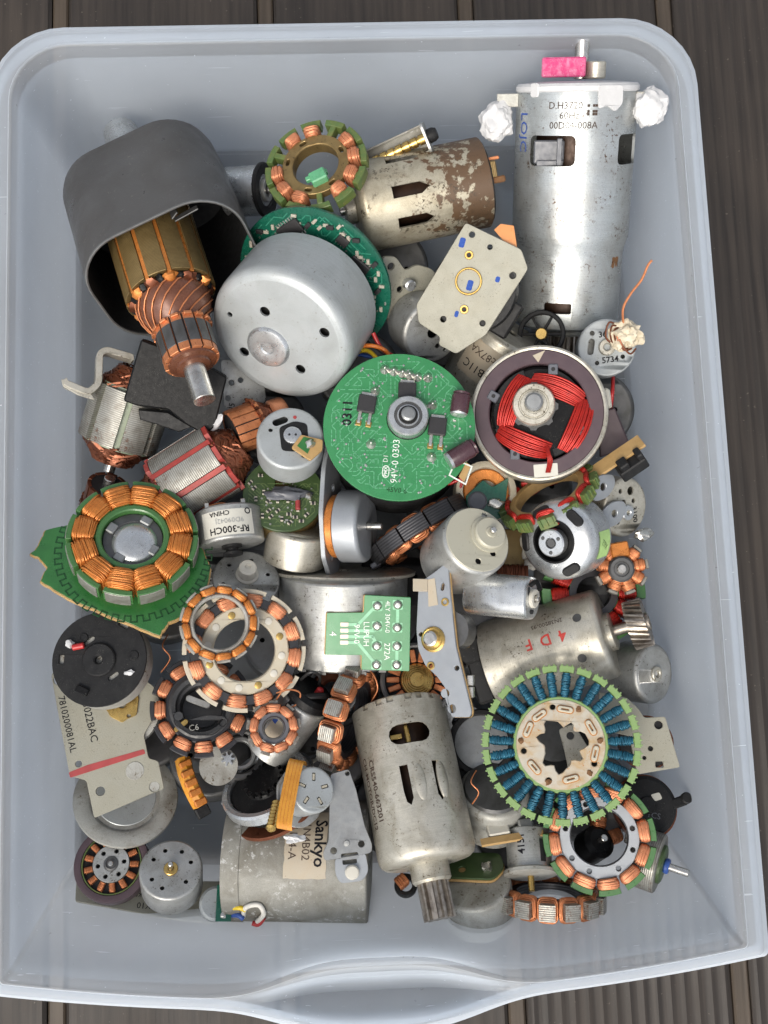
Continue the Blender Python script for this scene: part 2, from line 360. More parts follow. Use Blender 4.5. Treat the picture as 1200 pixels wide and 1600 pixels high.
def patch(r, phi, z, ws, wt, h=.4, t=.35, rag=0, seed=0):
    """a curved label: ws wide round the can, wt along the axis"""
    n = 12; m = 6; v = []; f = []; rn = random.Random(seed)
    for lay in (h, h-t):
        for j in range(m+1):
            for i in range(n+1):
                e = rag if (i in (0, n) or j in (0, m)) else 0
                s = ws*(i/n-.5)+rn.uniform(-e, e); tt = wt*(j/m-.5)+rn.uniform(-e, e); a = R(phi)+s/r; v.append(((r+lay)*cos(a), (r+lay)*sin(a), z+tt))
    Q = (n+1)*(m+1)
    for j in range(m):
        for i in range(n): a = j*(n+1)+i; f.append((a, a+1, a+n+2, a+n+1)); f.append((Q+a, Q+a+n+1, Q+a+n+2, Q+a+1))
    return v, f

def face(axis, spin=0):
    """returns a function that turns photo offsets from the anchor (right, down) into local x, y on the plane at local z"""
    L = V((0, 0, 1)).rotation_difference(V(axis).normalized()).to_matrix() @ MX.Rotation(R(spin), 3, 'Z')
    def g(dx, dy, z=0):
        a, b, c, d = L[0][0], L[0][1], L[1][0], L[1][1]; p, q = dx-L[0][2]*z, -dy-L[1][2]*z; D = a*d-b*c
        return ((p*d-b*q)/D, (a*q-c*p)/D)
    return g
def poly(pts, cx, cy, axis=(0, 0, 1), spin=0, z=0):
    g = face(axis, spin); return [g(x-cx, y-cy, z) for x, y in pts]
def radial(phi, r, z, rot=0):
    """local frame on a can's side: x round the can, y along the axis, z outwards"""
    return MX.Rotation(R(phi), 4, 'Z') @ MX(((0, 0, 1, r), (1, 0, 0, 0), (0, 1, 0, z), (0, 0, 0, 1))) @ MX.Rotation(R(rot), 4, 'Z')
def cutter(outl, phi, r, z, depth=14, rot=0):
    v, f = plate(outl, (), -depth, depth, 0); m = radial(phi, r, z, rot); return [tuple(m @ V(p)) for p in v], f
FLAT_UP = MX(((-1, 0, 0, 0), (0, 0, 1, 0), (0, 1, 0, 0), (0, 0, 0, 1)))     # for a can whose axis points up the photo: x right, y up, z to the viewer

def wire(pts, r, material, label, group=None, name='lead_wire', cat='wire', parent=None):
    """a loose wire through photo points (x, y, height mm); r in photo pixels"""
    P = [at(*p) for p in pts]; c = P[0].copy(); u = upp(c); o = part(name, M().add(tube([(p-c)/u for p in smooth(P, 6)], r, 7)), material, None, None, 80)
    o.matrix_world = MX.Translation(c*S) @ MX.Scale(u*S, 4); tag(o, label, cat, group); return o
# ------------------------------------------------------------------ builders shared by alike things
def can(p, r, L, material='zinc', sh=5, holes=(), back='black_plastic', name='can', n=48, faceh=0, open_back=False, cut=None):
    pr = [(r-sh, 0)]+[(r-sh+sh*sin(R(a)), -sh+sh*cos(R(a))) for a in (25, 50, 75)]+[(r, -sh), (r, -L+1), (r-1, -L), (r-4, -L), (r-4, -sh-3), (r-sh-4, -3), (r-sh, -3)]
    m = M().add(lathe(pr, n, True)); 
    if holes or not faceh: m.add(plate(circ(0, 0, r-sh, n), holes, -3, 0, 0))
    me = m.mesh(name)
    if cut: me = diff(me, cut)
    o = part(name, me, material, p)
    if not open_back: part('end_cap', lathe([(r-4.5, -L+6), (r-4.5, -L-1.5), (r-6, -L-3), (0.01, -L-3)], n), back, p)
    return o
def shaft(p, r, z0, z1, material='shaft', name='shaft', x=0, y=0, n=16): return part(name, M().add(cyl(r, z0, z1, 1, n), loc(x, y)), material, p)
def ringpart(p, name, r0, r1, z0, z1, material, b=1, n=48, mx=None): return part(name, M().add(annulus(r0, r1, z0, z1, b, n)), material, p, mx)
def gear(rt, rr, n, z0, z1, twist=0, rh=0, duty=.5):
    """toothed wheel, straight or helical"""
    v = []; f = []; ks = []; st = 5 if twist else 2
    for j in range(st):
        q = j/(st-1); z = z0+(z1-z0)*q; t = R(twist)*q
        for i in range(n):
            for a, rad in ((-.5*duty, rr), (-.28*duty, rt), (.28*duty, rt), (.5*duty, rr)):
                an = 2*pi*(i+a)/n+t; v.append((rad*cos(an), rad*sin(an), z))
    k = n*4
    for j in range(st-1):
        for i in range(k): i2 = (i+1) % k; f.append((j*k+i, j*k+i2, (j+1)*k+i2, (j+1)*k+i))
    f.append(tuple(range(k-1, -1, -1))); f.append(tuple((st-1)*k+i for i in range(k))); return v, f
def arc(r0, r1, a0, a1, z0, z1, n=6, b=0):
    o = [(r1*cos(R(a0+(a1-a0)*i/n)), r1*sin(R(a0+(a1-a0)*i/n))) for i in range(n+1)]+[(r0*cos(R(a1-(a1-a0)*i/n)), r0*sin(R(a1-(a1-a0)*i/n))) for i in range(n+1)]
    return plate(o, (), z0, z1, b)
def stator(p, n, r_in, r_ring, r_tip, r_out, t, tw, core, tooth, wire, turns=9, wr=1.5, tip=.7, skip=(), a0=0, hub=None, holes=(), bulge=1.5, cross=3, coat_t=0, notch=0, cl=(.0, 1.)):
    """wound iron: a ring, n teeth with T-shaped tips pointing out, a coil on each tooth"""
    o = plate(circ(0, 0, r_ring, 48), [circ(0, 0, r_in, 40)]+list(holes), -t/2, t/2, .8) if hub is None else hub
    part('core_ring', o, core, p)
    half = 180/n*tip; m = M().add(box(r_tip-r_ring+3, tw, t*.96, 1), loc((r_tip+r_ring)/2-1))
    m.add(arc(r_tip, r_out, -half, half, -t/2, t/2, 5, .8))
    if notch:
        for j in range(notch): a = -half+2*half*(j+.5)/notch; m.add(box(5, 2.2, t*.8, .4), loc((r_out)*cos(R(a)), (r_out)*sin(R(a)), t*.12, a))
    me = mesh('tooth', m, tooth)
    A, B = r_ring+(r_tip-r_ring)*cl[0]+1, r_ring+(r_tip-r_ring)*cl[1]-1
    cs = [mesh('coil', coil(A, B, tw, t, turns, wr, s, bulge, cross, .12), wire, 80) for s in range(3)]
    for i in range(n):
        mx = loc(rz=a0+360*i/n); k = part('tooth', me, tooth, p, mx)
        if i not in skip: part('coil', cs[i % 3], wire, k)
def endturns(n, r_slot, r_sh, z0, h, strands, wr, span, seed, out=1.06):
    """the wire bundle on an armature's end: strands run from slot to slot round the shaft"""
    rn = random.Random(seed); m = M()
    for i in range(n):
        for s in range(strands):
            a0 = 2*pi*(i+rn.uniform(-.25, .25))/n; a1 = a0+2*pi*span/n; q = s/strands
            pts = []; hh = h*(.35+.65*q)*rn.uniform(.9, 1.05); ra = r_slot*(1-.35*q)
            for k in range(9):
                u = k/8; a = a0+(a1-a0)*u; b = sin(pi*u)
                r = max(r_sh+2, ra*out*(1-.42*b*(.6+.4*rn.random()*.3)) ); pts.append((r*cos(a), r*sin(a), z0+hh*min(1, b*1.6)))
            m.add(tube(pts, wr, 4, cap=False))
    m.add(lathe([(r_slot*.93, z0), (r_slot*.9, z0+h*.25), (r_slot*.62, z0+h*.75), (r_sh+1, z0+h*.85)], 24)); return m
def armature(p, n, r, L, slotw, core, slotmat, wire, h, strands=8, wr=1.6, span=4, rs=12, seed=1):
    """a wound motor rotor along local Z from 0 to L: n pole faces, coloured slot liners, wire bundles on both ends"""
    half = 180/n-math.degrees(slotw/2/r)
    me = mesh('pole_face', M().add(arc(r*.62, r, -half, half, 0, L, 5, .8)), core)
    for i in range(n): part('pole_face', me, core, p, loc(rz=360*(i+.5)/n))
    part('slot_liner', lathe([(r*.86, -4), (r*.86, L+4)], n*4), slotmat, p)
    part('winding', endturns(n, r*.86, rs, L, h, strands, wr, span, seed), wire, p, None, 80)
    part('winding', endturns(n, r*.86, rs, 0, h, strands, wr, span, seed+5), wire, p, loc(rx=180) , 80)
def commutator(p, n, r, z0, z1, material='copper', gap=.08, name='commutator'):
    c = part(name, lathe([(r-2.5, z0+1), (r-2.5, z1-1)], 30), 'cavity', p)
    half = 180/n*(1-gap*2); me = mesh('bar', M().add(arc(r-6, r, -half, half, z0, z1, 3, .7)).add(box(7, r*.28, 5, .8), loc(r+1, 0, z0+3)), material)
    for i in range(n): part('bar', me, material, c, loc(rz=360*i/n))
    return c
def traces(p, inside, seed, n=30, step=9, w=1.6, z=.4, material='pcb_trace', via='solder', nv=40, vr=2.2, extent=120):
    """copper tracks under the lacquer, as low raised strips, and soldered through-holes"""
    rn = random.Random(seed); m = M(); used = set()
    D = [(1, 0), (1, 1), (0, 1), (-1, 1), (-1, 0), (-1, -1), (0, -1), (1, -1)]; g = int(extent/step)
    for _ in range(n):
        for _t in range(20):
            x, y = rn.randint(-g, g), rn.randint(-g, g)
            if (x, y) not in used and inside(x*step, y*step): break
        d = rn.choice((0, 2, 4, 6)); pts = [(x, y)]
        for _k in range(rn.randint(5, 18)):
            if rn.random() < .28: d = (d+rn.choice((-1, 1))) % 8
            nx, ny = x+D[d][0], y+D[d][1]
            if (nx, ny) in used or not inside(nx*step, ny*step): d = (d+rn.choice((-2, 2))) % 8; continue
            x, y = nx, ny; used.add((x, y)); pts.append((x, y))
        for (ax, ay), (bx, by) in zip(pts, pts[1:]):
            dx, dy = (bx-ax)*step, (by-ay)*step; l = sqrt(dx*dx+dy*dy)
            m.add(box(l+w, w, z*2, 0), loc((ax+bx)/2*step, (ay+by)/2*step, 0, math.degrees(math.atan2(dy, dx))))
    part('track', m, material, p)
    if nv:
        m = M(); k = 0
        while k < nv:
            x, y = rn.uniform(-extent, extent), rn.uniform(-extent, extent)
            if inside(x, y): m.add(lathe([(vr, 0), (vr*.85, .9), (vr*.35, 1.1)], 8), loc(x, y)); k += 1
        part('solder_dot', m, via, p)
def soic(p, x, y, w, h, rot, pins, t=6, name='chip'):
    c = part(name, M().add(box(w, h, t, 1), loc(0, 0, t/2+1)), 'chip', p, loc(x, y, 0, rot)); m = M()
    for s in (-1, 1):
        for i in range(pins): m.add(box(w/pins*.45, 6, 1.5, .3), loc(w*((i+.5)/pins-.5), s*(h/2+2.5), 1.2))
    part('pin', m, 'solder', c); return c
def smds(p, inside, seed, n, extent, z=0, sz=(8, 4.5)):
    rn = random.Random(seed); k = 0; a = mesh('resistor', M().add(box(sz[0]*.5, sz[1], 3, .4), loc(0, 0, 1.6)), 'chip'); e = mesh('resistor_end', M().add(box(sz[0]*.27, sz[1]*1.05, 3.2, .4), loc(-sz[0]*.36, 0, 1.6)).add(box(sz[0]*.27, sz[1]*1.05, 3.2, .4), loc(sz[0]*.36, 0, 1.6)), 'smd')
    pos = []
    for _ in range(4000):
        if k >= n: break
        x, y = rn.uniform(-extent, extent), rn.uniform(-extent, extent)
        if inside(x, y) and all((x-q)**2+(y-w)**2 > 110 for q, w in pos):
            pos.append((x, y)); o = part('resistor', a, 'chip', p, loc(x, y, z, rn.choice((0, 90, 45)))); part('solder_end', e, 'smd', o); k += 1
def dac(p, r, x, y, h, material='capacitor'):
    pass
# ------------------------------------------------------------------ the setting: deck boards and the bin
def wood(name, c1, c2, ribs):
    m = bpy.data.materials.new(name); m.use_nodes = True; nt = m.node_tree; N = nt.nodes; L = nt.links; b = N['Principled BSDF']
    tc = N.new('ShaderNodeTexCoord'); mp = N.new('ShaderNodeMapping'); mp.inputs['Scale'].default_value = (1, .035, 1); L.new(tc.outputs['Object'], mp.inputs[0])
    oi = N.new('ShaderNodeObjectInfo'); ad = N.new('ShaderNodeVectorMath'); ad.operation = 'ADD'; L.new(mp.outputs[0], ad.inputs[0]); L.new(oi.outputs['Location'], ad.inputs[1])
    def nz(s, d, src): n = N.new('ShaderNodeTexNoise'); n.inputs['Scale'].default_value = s; n.inputs['Detail'].default_value = d; L.new(src, n.inputs['Vector']); return n.outputs['Fac']
    g = nz(420, 6, ad.outputs[0]); big = nz(14, 4, tc.outputs['Object']); sp = nz(700, 3, tc.outputs['Object'])
    def rmp(src, a, c, lo=0, hi=1):
        r = N.new('ShaderNodeMapRange'); r.inputs[1].default_value = a; r.inputs[2].default_value = c; r.inputs[3].default_value = lo; r.inputs[4].default_value = hi; L.new(src, r.inputs[0]); return r.outputs[0]
    def mx(f, A, B):
        x = N.new('ShaderNodeMix'); x.data_type = 'RGBA'; L.new(f, x.inputs[0])
        for s, v in ((6, A), (7, B)):
            if isinstance(v, tuple): x.inputs[s].default_value = (*v, 1)
            else: L.new(v, x.inputs[s])
        return x.outputs[2]
    c = mx(rmp(g, .35, .7), c1, c2); c = mx(rmp(big, .45, .75, 0, .5), c, tuple(x*1.5 for x in c2)); c = mx(rmp(sp, .70, .74, 0, .6), c, (.13, .11, .09))
    L.new(c, b.inputs['Base Color']); L.new(rmp(big, .3, .7, .5, .75), b.inputs['Roughness'])
    bp = N.new('ShaderNodeBump'); bp.inputs['Strength'].default_value = .5; bp.inputs['Distance'].default_value = .0006; L.new(g, bp.inputs['Height']); L.new(bp.outputs[0], b.inputs['Normal'])
    MATS[name] = m
wood('deck_board', (.0145, .0105, .0078), (.034, .026, .020), 0); wood('deck_strip', (.040, .029, .019), (.072, .054, .038), 0)
def mmobj(name, m, material, parent=None, ang=32):
    """a mesh whose builder works in millimetres"""
    m2 = M(); m2.v = [(x*S, y*S, z*S) for x, y, z in m.v]; m2.f = m.f; me = bpy.data.meshes.new(name); me.from_pydata(m2.v, [], m2.f); me.update(); me.shade_smooth(); me.set_sharp_from_angle(angle=R(ang))
    me.materials.append(MATS[material]); o = bpy.data.objects.new(name, me); COL.objects.link(o); o.parent = parent; return o
DZ = -4.0
deck = mmobj('ground', M().add(box(3000, 3000, 4, 0), loc(0, 0, DZ-16)), 'deck_board'); tag(deck, kind='structure')
def ribbed(w, x0, ribbed_):
    """one deck board, its top either nearly flat or run through with shallow rounded flutes"""
    v = []; f = []; n = 60; Y0, Y1 = -420, 420
    xs = [w*(i/n-.5) for i in range(n+1)]
    def h(x):
        e = min(1, (w/2-abs(x))/1.6); z = -1.4*(1-e)**2
        if ribbed_: z -= .75*(.5-.5*cos(2*pi*x/5.4))**.8
        else: z -= .12*(.5-.5*cos(2*pi*x/9.5))
        return z
    for y in (Y0, Y1):
        for x in xs: v.append((x, y, DZ+h(x)))
    v += [(-w/2, Y0, DZ-11), (w/2, Y0, DZ-11), (-w/2, Y1, DZ-11), (w/2, Y1, DZ-11)]
    for i in range(n): f.append((i, i+1, n+2+i, n+1+i))
    a = 2*(n+1); f += [(0, n+1, a+2, a), (n, a+1, a+3, 2*n+1), tuple([a, a+1]+list(range(n, -1, -1))), tuple([a+3, a+2]+list(range(n+1, 2*n+2)))]
    return v, f
# seams read off the photograph along its upper edge, carried down as straight joints
bx = [at(px, 20, DZ).x for px in (93, 414, 728, 940)]
pitch = (bx[2]-bx[0])/2
edges = [bx[0]-pitch*2, bx[0]-pitch, bx[0], bx[1], bx[2], bx[2]+pitch, bx[2]+2*pitch, bx[2]+3*pitch]
for i in range(len(edges)-1):
    a, b = edges[i], edges[i+1]; w = b-a-7.5
    o = mmobj('deck_board', M().add(ribbed(w, 0, i in (4, 5))), 'deck_board', deck); o.location = ((a+b)/2*S, 0, 0)
for e in edges[1:-1]:
    o = mmobj('joint_strip', M().add(box(6.6, 840, 8, .8), loc(0, 0, DZ-5.2)), 'deck_strip', deck); o.location = (e*S, 0, 0)

# translucent polypropylene: part clear, part milky; thick edges are milkier
def poly_mat(name, fac, rough):
    pm = bpy.data.materials.new(name); pm.use_nodes = True; nt = pm.node_tree; N = nt.nodes; L = nt.links; N.clear()
    o_ = N.new('ShaderNodeOutputMaterial'); tr = N.new('ShaderNodeBsdfTransparent'); tr.inputs[0].default_value = (.93, .95, .97, 1)
    df = N.new('ShaderNodeBsdfPrincipled'); df.inputs['Base Color'].default_value = (.80, .845, .89, 1); df.inputs['Specular IOR Level'].default_value = .6
    tl = N.new('ShaderNodeBsdfTranslucent'); tl.inputs[0].default_value = (.85, .895, .95, 1)
    m1 = N.new('ShaderNodeMixShader'); m1.inputs[0].default_value = .58; m2 = N.new('ShaderNodeMixShader')
    tc = N.new('ShaderNodeTexCoord')
    def nz(s, d):
        n = N.new('ShaderNodeTexNoise'); n.inputs['Scale'].default_value = s; n.inputs['Detail'].default_value = d; L.new(tc.outputs['Object'], n.inputs['Vector']); return n.outputs['Fac']
    def mr(src, a, b, c, d):
        r = N.new('ShaderNodeMapRange'); r.inputs[1].default_value = a; r.inputs[2].default_value = b; r.inputs[3].default_value = c; r.inputs[4].default_value = d; L.new(src, r.inputs[0]); return r.outputs[0]
    L.new(mr(nz(60, 6), .35, .7, rough, rough+.10), df.inputs['Roughness'])
    # milkiness grows with the path through the sheet: 1-(1-a)^(1/cos)
    ge = N.new('ShaderNodeNewGeometry'); dp = N.new('ShaderNodeVectorMath'); dp.operation = 'DOT_PRODUCT'; L.new(ge.outputs['Normal'], dp.inputs[0]); L.new(ge.outputs['Incoming'], dp.inputs[1])
    def mth(op, a, b=None):
        x = N.new('ShaderNodeMath'); x.operation = op
        for i, v in enumerate((a, b)):
            if v is None: continue
            if isinstance(v, (int, float)): x.inputs[i].default_value = v
            else: L.new(v, x.inputs[i])
        return x.outputs[0]
    cs = mth('MAXIMUM', mth('ABSOLUTE', dp.outputs['Value']), .12)
    f0 = mth('SUBTRACT', 1.0, mth('POWER', mr(nz(22, 5), .3, .7, 1-fac-.03, 1-fac+.03), mth('DIVIDE', 1.0, cs)))
    def scr(rot, sx, th):
        mp = N.new('ShaderNodeMapping'); mp.inputs['Rotation'].default_value = rot; mp.inputs['Scale'].default_value = sx; L.new(tc.outputs['Object'], mp.inputs[0])
        n = N.new('ShaderNodeTexNoise'); n.inputs['Scale'].default_value = 1; n.inputs['Detail'].default_value = 2; n.inputs['Distortion'].default_value = .3; L.new(mp.outputs[0], n.inputs['Vector']); return mr(n.outputs['Fac'], th, th+.02, 0, .3 if fac < .4 else .06)
    def addv(a, b):
        x = N.new('ShaderNodeMath'); x.operation = 'ADD'; x.use_clamp = True; L.new(a, x.inputs[0]); L.new(b, x.inputs[1]); return x.outputs[0]
    f1 = addv(addv(f0, scr((.2, .9, .5), (25, 900, 900), .735)), scr((.7, .1, 2.1), (35, 1100, 1100), .74)); f1 = addv(f1, mr(nz(900, 2), .76, .78, 0, .45)); L.new(f1, m2.inputs[0])
    dk = N.new('ShaderNodeMix'); dk.data_type = 'RGBA'; L.new(mr(nz(420, 3), .745, .765, 0, .8), dk.inputs[0]); dk.inputs[6].default_value = df.inputs['Base Color'].default_value[:]; dk.inputs[7].default_value = (.12, .09, .06, 1); L.new(dk.outputs[2], df.inputs['Base Color'])
    # fine handling scratches
    mp = N.new('ShaderNodeMapping'); mp.inputs['Rotation'].default_value = (.3, .5, .7); mp.inputs['Scale'].default_value = (30, 600, 600); L.new(tc.outputs['Object'], mp.inputs[0])
    n2 = N.new('ShaderNodeTexNoise'); n2.inputs['Scale'].default_value = 1; n2.inputs['Detail'].default_value = 3; L.new(mp.outputs[0], n2.inputs['Vector'])
    bp = N.new('ShaderNodeBump'); bp.inputs['Strength'].default_value = .06; bp.inputs['Distance'].default_value = .0003; L.new(n2.outputs['Fac'], bp.inputs['Height']); L.new(bp.outputs[0], df.inputs['Normal'])
    L.new(df.outputs[0], m1.inputs[1]); L.new(tl.outputs[0], m1.inputs[2]); L.new(tr.outputs[0], m2.inputs[1]); L.new(m1.outputs[0], m2.inputs[2]); L.new(m2.outputs[0], o_.inputs[0])
    MATS[name] = pm
poly_mat('polypropylene', .33, .07); poly_mat('polypropylene_edge', .40, .2)
H = 70.0
def outline(hx, yb, yf, rb, rf, bow, n=8, hb=0, hbw=34, m=40):
    """plan outline of the bin, counter-clockwise from the front centre; bow pushes the front out, hb bends it in or out at the handle"""
    pts = []
    def front(x):
        y = yf-bow*(1-(x/hx)**2)
        if hb: y += hb*math.exp(-(abs(x)/hbw)**3.2)
        return y
    xs = [(hx-rf)*i/m for i in range(m+1)]
    for x in xs: pts.append((x, front(x)))
    y0 = front(hx-rf)
    for i in range(1, n+1): a = R(-90+90*i/n); pts.append((hx-rf+rf*cos(a), y0+rf+rf*sin(a)))
    for i in range(1, 10): pts.append((hx, y0+rf+(yb-rb-y0-rf)*i/10))
    for i in range(n+1): a = R(90*i/n); pts.append((hx-rb+rb*cos(a), yb-rb+rb*sin(a)))
    half = pts[:]; half += [(-x, y) for x, y in reversed(half[1:])]; 
    return half
def loft(rows, close_first=False):
    v = []; f = []; k = len(rows[0][0])
    for pts, z in rows:
        for i, p in enumerate(pts): v.append((p[0], p[1], z(i, p) if callable(z) else z))
    for j in range(len(rows)-1):
        for i in range(k): i2 = (i+1) % k; f.append((j*k+i, j*k+i2, (j+1)*k+i2, (j+1)*k+i))
    return v, f
bin_ = bpy.data.objects.new('storage_bin', None); COL.objects.link(bin_); bin_.location = (0, 0, DZ*S)
tag(bin_, 'translucent clear plastic storage drawer full of salvaged motors on the dark deck', 'bin')
TH = 1.6
def shell(inner_rows, th=TH):
    """double-walled skin: inner rows bottom to top, outer rows pushed outwards"""
    return inner_rows
O = lambda hx, yb, yf, bow, rb=20, rf=14, hb=0, hbw=34: outline(hx, yb, yf, rb, rf*.13, bow, hb=hb, hbw=hbw)
DISH = lambda z0, d: (lambda i, p: z0-d*math.exp(-(abs(p[0])/33)**4) if p[1] < -120 else z0)
# inner skin, floor to rim, then the outer skin back down
zf = 0.0; B0 = -DZ
inner = [(O(108, 138.5, -137, 6, 14, 10), zf), (O(112.2, 142.6, -141.2, 6.5, 17, 11), zf+.4), (O(113, 143.6, -142.6, 7, 18, 12), zf+1.6),
         (O(114.6, 145.4, -149.6, 7.5, 19, 13), 22), (O(116.3, 147.1, -157.6, 8.2, 19, 13, 2, 40), 45), (O(117.6, 148.4, -164.6, 8.5, 20, 14, 6, 36), 63), (O(118.2, 149.2, -166.2, 9.2, 20, 14, 10.4, 35), 69.4), (O(118.5, 149.5, -166.5, 9.4, 20, 14, 11, 35), 70.3)]
rim = [inner[-1], (O(118.9, 149.9, -166.9, 9.5, 20.5, 14, 10.8, 35), 70.6), (O(119.5, 150.5, -167.2, 9.6, 21, 14.5, 10, 35), 70.6), (O(119.9, 150.9, -167.5, 9.6, 21.5, 15, 9.4, 35), 70.1), (O(121.5, 152.4, -168.2, 9.7, 22.5, 15.5, 3, 35), DISH(70.1, 11)), (O(123, 153.8, -168.7, 9.8, 24, 16.5, -1, 36), DISH(70.2, 15)), (O(124.3, 155, -169.1, 9.8, 25, 17, -5, 36), DISH(70.2, 10)), (O(125, 155.6, -169.5, 9.9, 25, 17, -6.5, 36), 70.4), (O(126.6, 157, -170.2, 10, 26, 18, -8, 36), 69.8), (O(127.4, 157.8, -170.8, 10, 26, 18, -9, 36), 66), (O(127.2, 157.6, -170.6, 10, 26, 18, -9, 36), 61)]
und = [(O(125.9, 156.3, -169.5, 10, 25, 17, -7.7, 36), 61), (O(125.9, 156.3, -169.3, 10, 25, 17, -7.6, 36), 66.5), (O(123.6, 154, -168.2, 9.8, 25, 17, -5, 36), DISH(68.6, 12)), (O(121.8, 152.6, -168, 9.7, 23, 16, 0, 36), DISH(68.5, 16)), (O(120.2, 151.2, -167.8, 9.6, 21.5, 15.5, 7.6, 35), 68.4)]
outer = [(O(119.2, 150, -166.3, 8.6, 21, 15, 5.0, 36), 62), (O(117.9, 148.7, -159.2, 8.4, 20, 14, 1, 40), 45), (O(116.2, 147, -151.2, 7.6, 20, 14), 22), (O(114.5, 145, -144, 7, 19, 13), zf+1), (O(112.4, 142.8, -141.4, 6.5, 17, 11), zf-1.4), (O(108, 138.5, -137, 6, 14, 10), zf-1.8)]
def capped(rows, first=False, last=False):
    v, f = loft(rows); k = len(rows[0][0])
    if first: f.append(tuple(range(k)))
    if last: f.append(tuple((len(rows)-1)*k+i for i in range(k))[::-1])
    m = M().add((v, f)); m.v = [(x, y, z-DZ) for x, y, z in m.v]; return m
body = capped(inner+[(und[-1][0], und[-1][1])][:0], first=True)
wb = mmobj('tub', body, 'polypropylene', bin_, 60); 
body2 = capped(outer, last=True); 
wo_ = mmobj('outer_skin', body2, 'polypropylene', bin_, 60)
rm = mmobj('flange', capped(rim[3:8]), 'polypropylene', bin_, 40)
rb = mmobj('rim_bead', capped(rim[:4]), 'polypropylene_edge', bin_, 40); lip = mmobj('rim_lip', capped(rim[7:]+und[:2]), 'polypropylene_edge', bin_, 40); fu = mmobj('flange_underside', capped(und[1:]), 'polypropylene', bin_, 40)
for o in (wb, wo_, rm, rb, lip, fu):
    bm = bmesh.new(); bm.from_mesh(o.data); bmesh.ops.recalc_face_normals(bm, faces=bm.faces); bm.to_mesh(o.data); bm.free(); o.data.shade_smooth(); o.data.set_sharp_from_angle(angle=R(32))
# moulded runners under the floor, which carry it on the deck
for x in (-70, 70):
    o = mmobj('foot_runner', M().add(box(10, 250, 2.0, .5), loc(x, 0, 1.05)), 'polypropylene', bin_)
# ------------------------------------------------------------------ things in the bin, from the back
# 1 open motor housing
ax = (.18, -.60, .78)
t = T('motor_housing', 'dark grey rounded sleeve housing lying open towards the front with an armature in it', 'housing', 274, 424, 60, ax, 27)
def hrows(w, h, r, zs): return [(rrect(0, 0, w, h, r, 10), z) for z in zs]
L_ = 240
rows = hrows(190, 150, 60, [-L_]) + hrows(240, 190, 76, [-L_+3]) + hrows(260, 210, 80, [-L_+12]) + hrows(266, 216, 82, [-L_+28]) + hrows(262, 212, 80, [0]) + hrows(254, 204, 76, [0]) + hrows(254, 204, 78, [-L_+30]) + hrows(200, 160, 70, [-L_+10])
v, f = loft(rows); k = len(rows[0][0]); f += [tuple(range(k)), tuple((len(rows)-1)*k+i for i in range(k))]
sl_ = part('sleeve', M().add((v, f)), 'gunmetal', t)
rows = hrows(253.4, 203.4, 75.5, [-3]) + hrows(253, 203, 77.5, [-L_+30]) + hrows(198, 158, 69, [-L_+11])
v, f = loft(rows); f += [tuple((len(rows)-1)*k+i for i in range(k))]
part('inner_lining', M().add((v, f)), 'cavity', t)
v, f = loft(hrows(262.4, 212.4, 80.2, [-1.2])+hrows(261, 211, 79.6, [.5])+hrows(258, 208, 78.4, [.5])+hrows(257.4, 207.4, 78, [-1.2])); part('worn_edge', M().add((v, f)), 'grey_steel', t)
part('bearing_boss', lathe([(30, -L_+1), (30, -L_-92), (26, -L_-98), (12, -L_-98), (11, -L_-90), (.01, -L_-90)], 28), 'zinc_bright', t, loc(*face(ax, 27)(194-274, 196-424, -L_-90)))
part('spring_clip', M().add(box(40, 2.5, 10, .8), loc(58, 78, -12, 4)).add(box(14, 2.5, 18, .8), loc(42, 86, -16, 30)), 'dark_steel', t)
# 2 armature in it
t = T('armature', 'large brown and gold armature with copper commutator sticking out of the grey housing', 'armature', 268, 463, 62, (.22, -.80, .56), 8, off=0)
n = 12; half = 180/n-3.0
me = mesh('pole_face', M().add(arc(45, 71, -half, half, -150, 0, 5, .8)), 'lamination_gold')
mw = mesh('slot_wedge', M().add(arc(50, 69, -2.4, 2.4, -150, 3, 2, .5)), 'copper_enamel')
for i in range(n):
    part('pole_face', me, 'lamination_gold', t, loc(rz=360*(i+.5)/n)); part('slot_wedge', mw, 'copper_enamel', t, loc(rz=360*i/n))
part('core', lathe([(48, -150), (48, -1)], 24), 'cavity', t)
rn = random.Random(4)
for i in range(n): part('slot_end', M().add(blob(12, i, .2, 2, 1, 1.1, .7)), 'copper_enamel' if i % 2 else 'copper_dark', t, loc(57*cos(2*pi*i/n), 57*sin(2*pi*i/n), 4)); part('slot_end', M().add(blob(8, i+30, .2, 2)), 'black_gloss', t, loc(58*cos(2*pi*(i+.5)/n), 58*sin(2*pi*(i+.5)/n), 3))
part('winding_wrap', lathe([(58, 2), (59, 10), (58, 24), (52, 40), (42, 54), (38, 62)], 30), 'varnish', t)
m = M()
for i in range(16):
    a = 2*pi*i/16; pts = [((rw+1.2)*cos(a+1.2*u), (rw+1.2)*sin(a+1.2*u), zw) for u, rw, zw in ((0, 58.5, 5), (.2, 59, 12), (.4, 58, 24), (.55, 55.5, 32), (.7, 51.5, 41), (.85, 46, 49), (1, 41, 57))]; m.add(tube(pts, 1.3, 5))
part('lead_wire', m, 'copper', t, None, 80)
c = commutator(t, 14, 43, 60, 122, 'copper'); me = mesh('bar_face', M().add(arc(40, 44, -10.5, 10.5, 72, 110, 4, .4)), 'dark_steel')
for i in range(14): part('worn_band', me, 'dark_steel', c, loc(rz=360*i/14))
part('collar', lathe([(38, 121), (37, 126), (27, 128), (26, 132), (20, 134), (.01, 134)], 30), 'varnish', t)
shaft(t, 17, 126, 192)
